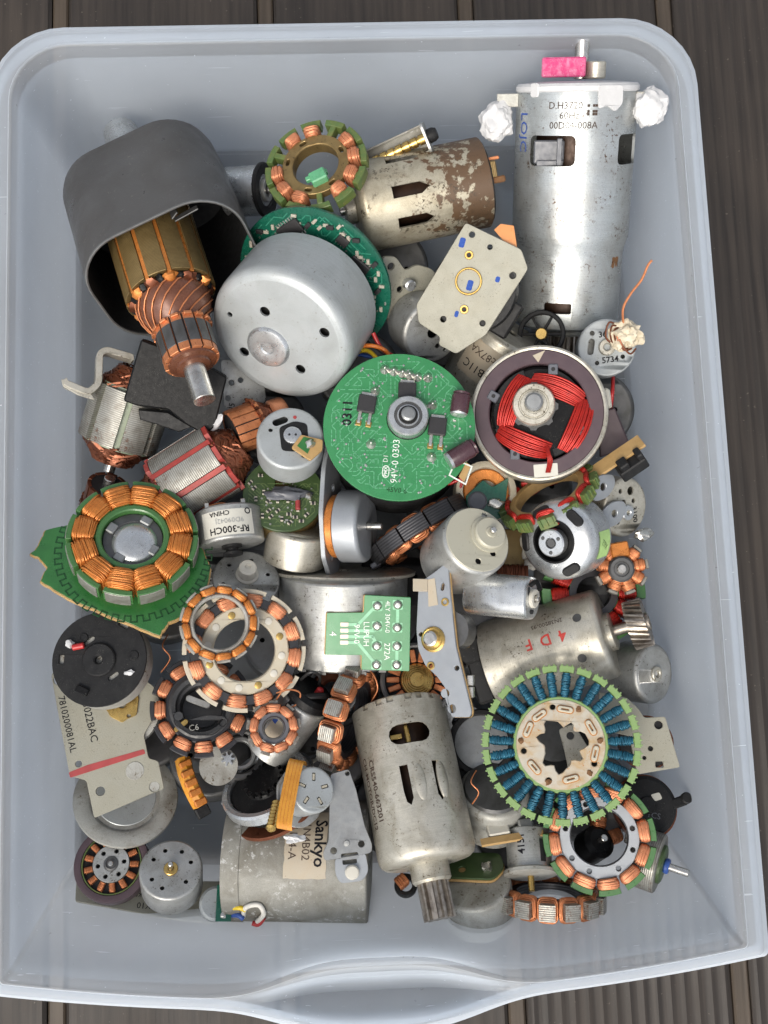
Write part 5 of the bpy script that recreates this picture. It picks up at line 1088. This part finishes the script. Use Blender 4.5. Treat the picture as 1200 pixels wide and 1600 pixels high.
# 47 ivory stator
C = (382, 1016); ax = (.10, -.06, .99)
t = T('stator', 'ivory plastic stator ring with copper coils under the small grey ring stator', 'stator', *C, 54, ax)
stator(t, 12, 48, 68, 89, 96, 14, 14, 'ivory_plastic', 'ivory_plastic', 'copper_pink', 10, 1.6, .80, (), 22, hub=plate(circ(0, 0, 69, 56), [circ(0, 0, 48, 48)], -7, 7, 2), bulge=5.5, cross=6)
me = mesh('pole_iron', M().add(arc(70, 84, -5, 5, -13, 9, 3, .5)), 'lamination_dark')
for i in range(12): part('pole_iron', me, 'lamination_dark', t, loc(rz=37+30*i)); part('rivet', lathe([(6, 6.5), (5.5, 8.3), (3, 8.8), (.01, 8.8)], 14), 'white_plastic' if i % 3 else 'brass', t, loc(58*cos(R(30*i+22)), 58*sin(R(30*i+22)), 0))
part('loose_strand', M().add(tube(smooth([(50, -66, 8), (70, -60, 18), (86, -66, 20), (80, -84, 14), (60, -92, 10)], 6), 1.3, 6)).add(tube(smooth([(48, -80, 8), (64, -54, 16), (74, -48, 18)], 6), 1.2, 6)), 'copper', t)
# 48 small grey ring stator
t = T('stator', 'small stator of orange coils round a grey ring lying on the ivory stator', 'stator', 343, 974, 62, (.08, .06, .99))
stator(t, 13, 40, 46, 58, 62, 12, 13, 'zinc_dull', 'zinc_dull', 'copper_enamel', 8, 1.5, .72, (), 0, hub=annulus(40, 46, -7, 8, 2), bulge=3.4, cross=2)
# 44 small motor with black cap
t = T('motor', 'small silver motor with black cap and red wire stub leaning below the ivory stator', 'motor', 478, 1092, 44, (.52, .72, .46), 0, True)
can(t, 40, 110, 'zinc', 5, [circ(0, 0, 6)]); part('cap', lathe([(38, 0), (41, 3), (41, 14), (34, 20), (14, 22), (.01, 22)], 30), 'black_gloss', t); part('cable', M().add(tube(smooth([(-10, 10, 20), (-22, 16, 32), (-8, 26, 26), (12, 30, 6), (16, 40, -20)], 6), 5, 8)), 'black_gloss', t); part('wire_stub', cyl(6, 20, 34, 2, 12), 'wire_red', t, loc(-10, 8)); part('label', patch(40, 80, -50, 34, 44, .6, .5), 'label_paper', t); part('blue_print', patch(40, 62, -40, 8, 12, 1, .3), 'ink_blue', t)
# 45 small eight-coil stator
t = T('stator', 'tiny black stator with pink copper coils below the ivory stator', 'stator', 428, 1138, 54, (-.05, .05, 1))
stator(t, 9, 17, 24, 38, 43, 12, 9, 'grey_plastic', 'lamination', 'copper_pink', 6, 1.7, .5, (), 12, bulge=4.2, cross=4); part('bore', annulus(15, 18, -12, 8, 1), 'dark_steel', t)
# 43 black rotor ring
t = T('rotor_ring', 'black rotor ring with a silver inner ring under the can with green board', 'rotor', 520, 1078, 28, (.05, .05, 1)); ringpart(t, 'ring', 48, 60, -40, 0, 'black_plastic', 3); part('inner_ring', annulus(36, 42, -30, -6, 2), 'zinc', t); part('winding', annulus(14, 34, -30, -14, 4), 'copper_dark', t)
t = T('rotor_ring', 'black ring with pale rim under the leaning small silver motor', 'rotor', 470, 1150, 26, (.1, .2, .97)); ringpart(t, 'ring', 38, 48, -30, 0, 'zinc_dull', 3); part('core', lathe([(36, -20), (36, -8), (20, -6), (.01, -6)], 30), 'cavity', t)
# 42 copper stator on edge
t = T('stator', 'narrow copper stator standing on edge left of the printed silver motor', 'stator', 545, 1122, 38, (.91, -.28, .30), 4)
stator(t, 14, 52, 62, 80, 92, 22, 16, 'lamination_dark', 'lamination', 'copper', 8, 1.9, .55, (), 0, bulge=3.5, cross=2)
# 81 strip and rod
t = T('metal_strip', 'thin pale metal strip lying deep below the can with green board', 'strip', 577, 1078, 20, (.1, 0, .99)); part('strip', M().add(box(16, 100, 4, .8), loc(0, 0, 0, 25)), 'chromate', t); part('bent_end', M().add(box(16, 4, 14, .8), loc(-21, 45, -6, 25)), 'chromate', t)
t = T('steel_rod', 'thin rusty steel rod beside the copper-vaned cup', 'rod', 610, 1072, 30, (.2, -.95, .1), 0, True); part('rod', cyl(6, -50, 60, 1, 14), 'pinion', t); part('collar', annulus(6, 9, -44, -34, 1, 16), 'dark_steel', t)
# 51 blue-grey mounting plate
C = (690, 1000); ax = (-.38, .02, .92); g = face(ax); q = lambda x, y, z=0: g(x-C[0], y-C[1], z)
t = T('stepper_motor', 'tilted blue-grey mounting plate with a brass bushing in the middle of the pile', 'motor', *C, 62, ax)
o = [(654, 910), (680, 893), (694, 882), (701, 886), (704, 930), (712, 1010), (735, 1108), (732, 1117), (704, 1118), (696, 1075), (682, 1056), (664, 1040), (653, 1015), (650, 985)]
part('plate', plate(roundpoly(poly(o, *C, ax), 5), [slot(*q(692, 917), 12, 6, 80), circ(*q(673, 1040), 5), circ(*q(713, 1043), 4), circ(*q(695, 1082), 6.5), circ(*q(705, 1105), 6.5), circ(*q(657, 991), 3.5)], -5, 0), 'bluezinc', t); part('board_backing', plate(roundpoly(poly([(x+3, y+1) for x, y in o], *C, ax, 0, -5), 5), [slot(*q(692, 917), 13, 7, 80), circ(*q(673, 1040), 5.5), circ(*q(713, 1043), 4.5), circ(*q(695, 1082), 7), circ(*q(705, 1105), 7), circ(*q(657, 991), 3.8)], -9, -5.2, .3), 'pcb_tan', t)
part('bushing', lathe([(20, 0), (20, 2), (17, 4), (14, 3), (.01, 3)], 28), 'brass', t, loc(*q(677, 999))); part('shaft_end', lathe([(12, 3), (12, 9), (9, 11), (.01, 11)], 20), 'shaft', t, loc(*q(675, 998))); part('eyelet', annulus(3.5, 6.5, 0, 2, .6, 16), 'brass', t, loc(*q(696, 941))); part('eyelet', annulus(3.5, 6.5, 0, 2, .6, 16), 'brass', t, loc(*q(673, 1040)))
part('tape', M().add(plate(poly([(669, 905), (680, 903), (685, 945), (670, 948)], *C, ax), (), .3, .9, 0)), 'label_paper', t); part('tape_curl', M().add(box(24, 20, 3, .8), loc(0, 0, 8, 0, 0, 40)), 'label_paper', t, loc(*q(660, 914))); part('motor_case', lathe([(30, -10), (30, -46), (.01, -46)], 32), 'dark_steel', t, loc(*q(704, 985, -10))); part('terminal', M().add(box(10, 16, 8, 1), loc(*q(734, 1062, -12), -14)).add(box(10, 16, 8, 1), loc(*q(734, 1080, -12), -14)), 'solder', t)
# ---------------- the front row
# 39 labelled large motor
t = T('motor', 'large dull grey can motor with a stained paper label by the front wall', 'motor', 578, 1346, 30, (.995, -.02, .05), 0, True)
can(t, 92, 216, 'weathered', 4, [circ(0, 0, 12)], 'weathered'); part('end_band', annulus(90, 93.5, -218, -190, 1, 56), 'weathered', t); part('label', patch(92, 74, -92, 104, 62, .7, .6, 1.2, 5), 'label_paper', t)
wrap_text(t, 'Sankyo', 25, 92, 74, -71, 0, 'ink_black', True, h=1); wrap_text(t, '1N4B02', 17, 92, 73, -92, 0, 'ink_brown', h=1); wrap_text(t, '1114-A', 17, 92, 74, -112, 0, 'ink_brown', h=1)
# 70 plate under the two small motors, 71 connector
C = (235, 1405)
t = T('bracket', 'pale grey plate printed X10 under the two small round motors in the front left corner', 'bracket', *C, 30, (0, .25, .97)); g = face((0, .25, .97)); q = lambda x, y, z=0: g(x-C[0], y-C[1], z)
part('plate', plate(roundpoly([q(120, 1378), q(345, 1378), q(336, 1440), q(285, 1436), q(122, 1408)], 4), [circ(*q(318, 1429), 4), circ(*q(330, 1412), 4)], -5, 0), 'chromate', t); lettering(t, 'X10', 13, *q(226, 1414), .4, 176); lettering(t, 'KB', 9, *q(216, 1398), .4, 176)
# 68 small rotor, 69 grey motor
t = T('rotor', 'small rotor with brown outer ring and tiny copper coils in the front left corner', 'rotor', 174, 1350, 38, (-.14, .12, .98))
part('cup', lathe([(46, -4), (47, 0), (52, 1), (57, 0), (58, -4), (58, -34), (.01, -34)], 48), 'ferrite', t); part('floor_disc', lathe([(46, -10), (46, -8), (.01, -8)], 36), 'cavity', t); me = mesh('coil', coil(0, 13, 6, 6, 8, .8, 2, 0, 0), 'copper', 80)
for i in range(13): part('coil', me, 'copper', t, loc(29*cos(2*pi*i/13), 29*sin(2*pi*i/13), -2, 360*i/13))
part('green_ring', annulus(44, 46, -6, -1, .3), 'stator_green', t); part('hub', plate(circ(0, 0, 28, 36), [circ(20*cos(R(a)), 20*sin(R(a)), 3.4, 10) for a in range(10, 370, 60)]+[circ(0, 0, 11)], -6, 4), 'zinc', t); part('bearing', lathe([(11, -4), (11, 5), (8, 6), (7, 4), (.01, 4)], 20), 'dark_steel', t); part('shaft', cyl(4, 2, 9, 1, 12), 'shaft', t)
t = T('motor', 'grey flat round motor with a thin shaft in the front left corner', 'motor', 267, 1358, 44, (-.06, .40, .91))
can(t, 49, 58, 'zinc', 4, [circ(32*cos(R(a)), 32*sin(R(a)), 3.6, 10) for a in (20, 62, 110, 150, 210, 250, 320)], 'zinc'); ringpart(t, 'bearing_boss', 4, 11, 0, 4, 'brass', 1); shaft(t, 4, 0, 20)
t = T('connector_board', 'tiny green connector board with four solder pads beside the large labelled can motor', 'connector', 346, 1411, 40, (.05, .1, .99)); part('board', M().add(box(24, 54, 5, .5)), 'pcb_dark', t, loc(4)); part('housing', lathe([(24, -30), (26, -28), (26, -8), (22, -5), (.01, -5)], 24), 'rotor_can', t, loc(-8, 0, 2))
for i in range(4): part('solder_joint', M().add(blob(5, i, .2, 2, 1, 1, .6)), 'solder', t, loc(4, -18+12*i, 3))
for i, (mt, pts, lb) in enumerate((('wire_yellow', [(352, 1420, 40), (372, 1418, 44), (384, 1422, 44)], 'yellow wire stub at the connector board in front'), ('wire_white', [(380, 1432, 40), (384, 1418, 45), (404, 1414, 46), (412, 1428, 44), (402, 1440, 40)], 'white looped wire beside the large labelled can motor'), ('wire_red', [(394, 1442, 40), (404, 1444, 40), (412, 1434, 41)], 'short red wire end beside the large labelled can motor'), ('wire_blue', [(356, 1430, 39), (372, 1430, 42), (380, 1436, 42)], 'short blue wire at the connector board in front'))): wire(pts, 4, mt, lb)
# 41 silver pulley disc and plate
t = T('pulley_motor', 'silver-rimmed disc motor with a grey plate leaning over behind the orange flat cable', 'motor', 414, 1222, 42, (-.42, .66, .62), k=1.12)
part('rim', annulus(54, 66, -16, 2, 3, 56), 'zinc_bright', t); part('rotor_disc', lathe([(54, -10), (52, -4), (30, -3), (28, 2), (.01, 2)], 40), 'black_plastic', t); part('cog', gear(30, 25, 16, 0, 7), 'black_gloss', t); part('worm', M().add(lathe([(4, 0)]+[(7 if i % 2 else 5, 3*i) for i in range(16)]+[(4, 48)], 12), loc(30, -46, 4, 0, 90, 40)), 'brass', t)
part('plate', plate(roundpoly([(-80, -6), (-60, 30), (0, 62), (40, 66), (60, 40), (20, -20)], 8), [circ(-50, 16, 5), circ(0, 50, 5)], -24, -18), 'bluezinc', t); part('lower_plate', annulus(50, 70, -40, -34, 1, 40), 'copper_dark', t)
# 40 small stepper with flat cable
C = (490, 1234); ax = (.40, .12, .91)
t = T('stepper_motor', 'small pale stepper motor with five slits and an orange flat cable', 'motor', *C, 58, ax)
can(t, 36, 52, 'rotor_can', 4, [rrect(20*cos(R(a)), 20*sin(R(a)), 13, 6, 1, rot=a) for a in (88, 160, 232, 304, 16)], 'zinc'); me = mesh('tongue', M().add(box(10, 4, 2, .4), loc(20, 0, -2.2)), 'ivory_plastic')
for a in (88, 160, 232, 304, 16): part('tongue', me, 'ivory_plastic', t, loc(rz=a))
part('flange', plate(roundpoly([(-40, 14), (-20, 40), (24, 40), (40, 10), (34, -34), (10, -52), (-14, -52), (-38, -30)], 8), (), -58, -53), 'zinc', t)
v = []; f = []; path = smooth([(-14, 42, -26), (-22, 46, -10), (-32, 40, 2), (-42, 6, 6), (-52, -46, 6), (-50, -60, 0)], 6)
for p_ in path: v += [(p_.x-11, p_.y+2, p_.z), (p_.x+13, p_.y-2, p_.z+2), (p_.x-11, p_.y+2, p_.z-1.4), (p_.x+13, p_.y-2, p_.z+.6)]
for i in range(len(path)-1): a = 4*i; f += [(a, a+1, a+5, a+4), (a+2, a+6, a+7, a+3), (a, a+4, a+6, a+2), (a+1, a+3, a+7, a+5)]
fc = part('flat_cable', (v, f), 'amber_film', t); m = M()
for j in range(4): m.add(tube([(p_.x-7+j*5.5, p_.y+1-j*.7, p_.z+.45+j*.42) for p_ in path], .35, 4))
part('cable_track', m, 'copper_enamel', fc); part('torn_end', M().add(blob(10, 3, .35, 3, 1.4, .6, .5)), 'tape_white', t, loc(-26, -72, -16))
# 38 bracket with white roller
C = (550, 1285); ax = (.04, -.06, .99); g = face(ax); q = lambda x, y, z=0: g(x-C[0], y-C[1], z)
t = T('bracket', 'grey metal bracket with a small white roller left of the printed silver motor', 'bracket', C[0]-12, C[1], 52, ax)
part('plate', plate(roundpoly([q(527, 1212), q(556, 1204), q(568, 1235), q(582, 1290), q(594, 1318), q(593, 1330), q(575, 1334), q(520, 1342), q(517, 1330), q(526, 1312)], 5), [circ(*q(534, 1327), 5), circ(*q(577, 1317), 5), circ(*q(554, 1211), 3.5), rrect(*q(559, 1335), 26, 9, 2, rot=6)], -5, 0), 'grey_steel', t)
part('tab', plate(roundpoly([q(536, 1338), q(584, 1330), q(589, 1358), q(580, 1372), q(545, 1376), q(537, 1362)], 7), [rrect(*q(559, 1341), 22, 12, 2, rot=6)], -9, -5.5), 'bluezinc', t); part('roller', lathe([(11, -6), (11, 1), (9, 3), (.01, 3.4)], 24), 'white_plastic', t, loc(*q(563, 1359))); part('rivet', lathe([(5, 0), (4, 2), (.01, 2.4)], 14), 'zinc', t, loc(*q(554, 1316)))
# 37 printed silver motor with pinion
t = T('motor', 'silver motor with two printed lines, vent slots and a steel pinion at the front', 'motor', 670, 1350, 48, (.19, -.975, .12), 0, True)
rr_ = 78
pr = [(60, 0), (68, -1.5), (74, -6), (77, -13), (78, -22), (78, -252), (74, -252), (74, -22), (70, -10), (60, -4)]
m = M().add(lathe(pr, 64, True)).add(plate(circ(0, 0, 60, 64), [circ(0, 0, 16)]+[circ(42*cos(R(a)), 42*sin(R(a)), 5) for a in (40, 140, 220, 320)], -4, 0, 0)).mesh('can')
lou = [(-11, -30), (11, -30), (11, 22), (2, 32), (-8, 26), (-11, 10)]
cuts = [cutter(slot(0, 0, 66, 32), 82, 76, -190, 12), cutter([(-x*.6+4, y) for x, y in lou], 94, 76, -112, 12), cutter([(x*.6, y) for x, y in lou], 58, 76, -112, 12), cutter(slot(0, 0, 66, 32), 200, 76, -190, 12)]
cuts += [cutter(rrect(0, 0, 11, 16, 1), a, 76, -252, 12) for a in (62, 76, 98, 112, 132, 44)]
part('can', diff(m, cuts), 'zinc_warm', t); part('end_ring', lathe([(73, -244), (73, -251), (70, -256), (.01, -256)], 48), 'ivory_plastic', t); part('rotor', lathe([(50, -240), (50, -30)], 30), 'rotor_dark', t); part('brush', M().add(box(8, 24, 30, 2), loc(6, 52, -192)).add(box(20, 6, 8, 1), loc(-12, 56, -192)), 'brass', t)
me = mesh('louvre', M().add(blob(1, 1, 0, 3, 10, 5, 33), loc(0, 75.5, 0)), 'zinc_warm')
part('louvre', me, 'zinc_warm', t, loc(0, 0, -112, -9)); part('louvre', me, 'zinc_warm', t, loc(0, 0, -112, -46+8))
part('bearing_boss', lathe([(31, -1), (31, 24), (28, 28), (14, 28), (13, 25), (.01, 25)], 36), 'zinc_warm', t); part('pinion', gear(25, 18.5, 11, 26, 82), 'pinion', t); part('screw', M().add(cyl(7, 0, 3, 1, 16), loc(-56, 20, -6)), 'dark_steel', t)
wrap_text(t, 'CRS540-663201', 15, 78, 139, -116, 90, 'ink_brown', True); wrap_text(t, 'CH-MOTOR/DC12', 14, 78, 152, -116, 90, 'ink_brown', True)
# 36 grey motor with olive board
t = T('motor', 'grey rounded motor with an olive circuit board edge beside the steel pinion', 'motor', 742, 1378, 40, (-.12, .68, .72))
can(t, 56, 72, 'zinc_dull', 6, (), 'zinc_dull'); part('board', plate(roundpoly([(-54, 6), (30, -4), (48, 20), (40, 50), (-20, 56), (-52, 36)], 10), [circ(-20, 20, 6)], 2, 8), 'pcb_olive', t); part('board_edge', plate(roundpoly([(-54, 4), (30, -6), (49, 19), (40, 48), (-20, 54), (-53, 34)], 10), (), 1, 5), 'pcb_tan', t); part('solder_blob', M().add(blob(8, 6, .3, 2)), 'solder', t, loc(20, 20, 10))
t = T('adhesive_pad', 'small amber tape scrap under the grey rounded motor at the front', 'tape', 758, 1421, 34); part('film', M().add(blob(12, 4, .2, 2, 1.3, .7, .4)), 'amber_film', t); part('backing', M().add(box(16, 8, 2, .4), loc(-4, 4, 3)), 'label_paper', t)
# flat board and white connector above the 4151 motor
t = T('circuit_board', 'narrow brown circuit board with a white connector lying above the 4151 motor', 'circuit board', 800, 1300, 44, (.1, .5, .85)); part('board', M().add(box(100, 12, 6, .6), loc(0, -10, 0, 12)), 'pcb_tan', t); part('connector', M().add(box(34, 26, 14, 2), loc(-22, 6, -2, 12)), 'white_plastic', t); part('cap', M().add(box(24, 20, 14, 3), loc(22, 12, 0, 8)), 'grey_steel', t)
# 35 4151 motor
t = T('motor', 'small upright silver motor printed 4151 with a round flange at the front', 'motor', 829, 1366, 44, (.03, -.97, .20), 0, True)
can(t, 35, 66, 'zinc', 4, [circ(0, 0, 6)], 'zinc_dull'); part('flange', lathe([(40, -6), (42, -4), (42, 1), (36, 3), (.01, 3)], 36), 'zinc_dull', t); shaft(t, 5, 0, 26, 'brass'); wrap_text(t, '4151', 16, 35, 108, -40, -90, 'ink_black', True); part('side_slot', patch(35, 52, -30, 10, 34, .4, .3), 'cavity', t)
# 34 stator on edge at the front
t = T('stator', 'copper and steel stator lying aslant at the front wall', 'stator', 858, 1404, 38, (.05, .965, .24), 8)
stator(t, 14, 50, 60, 76, 88, 24, 17, 'lamination_dark', 'lamination', 'copper', 8, 1.8, .62, (), 0, bulge=3, cross=2)
# small copper coil end beside the pinion, at the front
t = T('coil', 'small black ring with copper wire peeking out left of the steel pinion', 'coil', 634, 1382, 36, (0, .3, .95)); ringpart(t, 'ring', 10, 18, -12, 0, 'black_plastic', 2); part('winding', coil(-9, 9, 14, 10, 7, 1.5, 1), 'copper', t, loc(-6, 4, 2, 40), 80)
# ---------------- filler cans added under the pile to keep its gaps dark
for i, (x, y, z, r, L, mt, lb, ax) in enumerate(((600, 960, 16, 60, 60, 'dark_steel', 'dark filler can added deep below the can with green board', (.2, .3, .9)), (330, 900, 14, 58, 50, 'grey_steel', 'grey filler can added below the copper stator and RF motor', (.1, .1, .98)), (690, 760, 14, 62, 50, 'dark_steel', 'dark filler can added below the bright green circuit board', (.1, .2, .97)),
        (830, 760, 16, 64, 60, 'dark_steel', 'dark filler can added below the ferrite rotor', (.0, .2, .97)), (620, 900, 12, 58, 40, 'black_plastic', 'black filler can added between the upright plate and cream-capped motor', (.1, .2, .97)), (720, 980, 16, 62, 50, 'dark_steel', 'dark filler can added right of the tilted blue-grey plate', (.2, .1, .97)),
        (440, 1000, 14, 60, 50, 'grey_steel', 'grey filler can added right of the ivory stator', (0, .2, .97)), (520, 1170, 14, 62, 50, 'dark_steel', 'dark filler can added below the narrow copper stator', (0, .2, .97)), (330, 1180, 12, 64, 50, 'dark_steel', 'dark filler can added below the C6 stator', (0, .2, .97)), (690, 1180, 14, 60, 50, 'black_plastic', 'black filler can added between printed motor and blue stator', (0, .2, .97)),
        (800, 1300, 16, 58, 50, 'dark_steel', 'dark filler can added under the narrow brown board', (0, .2, .97)), (920, 1240, 14, 70, 50, 'dark_steel', 'dark filler can added under the two big stators', (0, .2, .97)), (420, 660, 14, 60, 50, 'dark_steel', 'dark filler can added under the small motor with black recess', (0, .2, .97)), (250, 800, 12, 60, 46, 'dark_steel', 'dark filler can added under the red-slotted armature', (0, .2, .97)), (740, 560, 12, 66, 50, 'dark_steel', 'dark filler can added behind the green circuit board', (0, .2, .97)), (260, 930, 14, 70, 50, 'dark_steel', 'dark filler can added beneath the broken green board', (0, .2, .97)), (900, 900, 12, 66, 44, 'dark_steel', 'dark filler can added beneath the dome motor', (0, .2, .97)), (230, 1140, 10, 60, 40, 'dark_steel', 'dark filler can added beneath the printed beige plate', (0, .2, .97)), (560, 580, 12, 66, 44, 'dark_steel', 'dark filler can added beneath the pale rotor can', (0, .2, .97)), (620, 1260, 12, 70, 44, 'dark_steel', 'dark filler can added beneath the printed silver motor', (0, .2, .97)), (600, 420, 12, 70, 44, 'dark_steel', 'dark filler can added beneath the rust-spotted motor', (0, .2, .97)), (880, 350, 14, 76, 50, 'dark_steel', 'dark filler can added beneath the long silver motor', (0, .2, .97)), (930, 640, 12, 60, 44, 'dark_steel', 'dark filler can added beneath the ferrite rotor by the right wall', (0, .1, .98)))):
    t = T('motor', lb, 'motor', x, y, z+12, ax, group='filler cans added under the pile'); can(t, r, L, mt, 6, [circ(0, 0, 8), circ(r*.5, 0, 4), circ(-r*.5, 0, 4)]); shaft(t, 6, -4, 10)
# ---------------- loose cut leads among the parts
for lb, mt, r, pts in (('thin black lead curling between the ivory stator and the can with green board', 'wire_black', 2.6, [(470, 1062, 48), (486, 1050, 52), (500, 1058, 48), (496, 1084, 40), (512, 1102, 36)]),
        ('loose enamelled copper strand left of the vaned copper cup', 'copper', 1.2, [(566, 1040, 40), (582, 1052, 46), (590, 1076, 46), (580, 1100, 40), (592, 1118, 38)]),
        ('bare copper strand curling out below the red-slotted armature', 'copper', 1.3, [(300, 800, 40), (322, 792, 48), (348, 786, 48), (366, 794, 44)]),
        ('thin red lead under the cream-capped motor', 'wire_red', 2.6, [(690, 742, 38), (700, 756, 42), (722, 748, 44), (716, 770, 42)]),
        ('short red lead by the right wall under the 5734 motor', 'wire_red', 3, [(958, 590, 30), (957, 612, 34), (954, 640, 30)]),
        ('loose copper strand below the broken green board', 'copper', 1.2, [(262, 992, 40), (254, 1010, 46), (266, 1028, 44), (252, 1050, 40)]),
        ('thin black lead lying over the dark gap left of the printed silver motor', 'wire_black', 2.4, [(500, 1120, 40), (512, 1142, 46), (506, 1168, 46), (522, 1190, 44)]),
        ('fine copper strand looping beside the blue stator', 'copper', 1.1, [(744, 1204, 50), (736, 1222, 54), (748, 1238, 54), (738, 1256, 50)])):
    wire(pts, r, mt, lb, name='loose_wire')
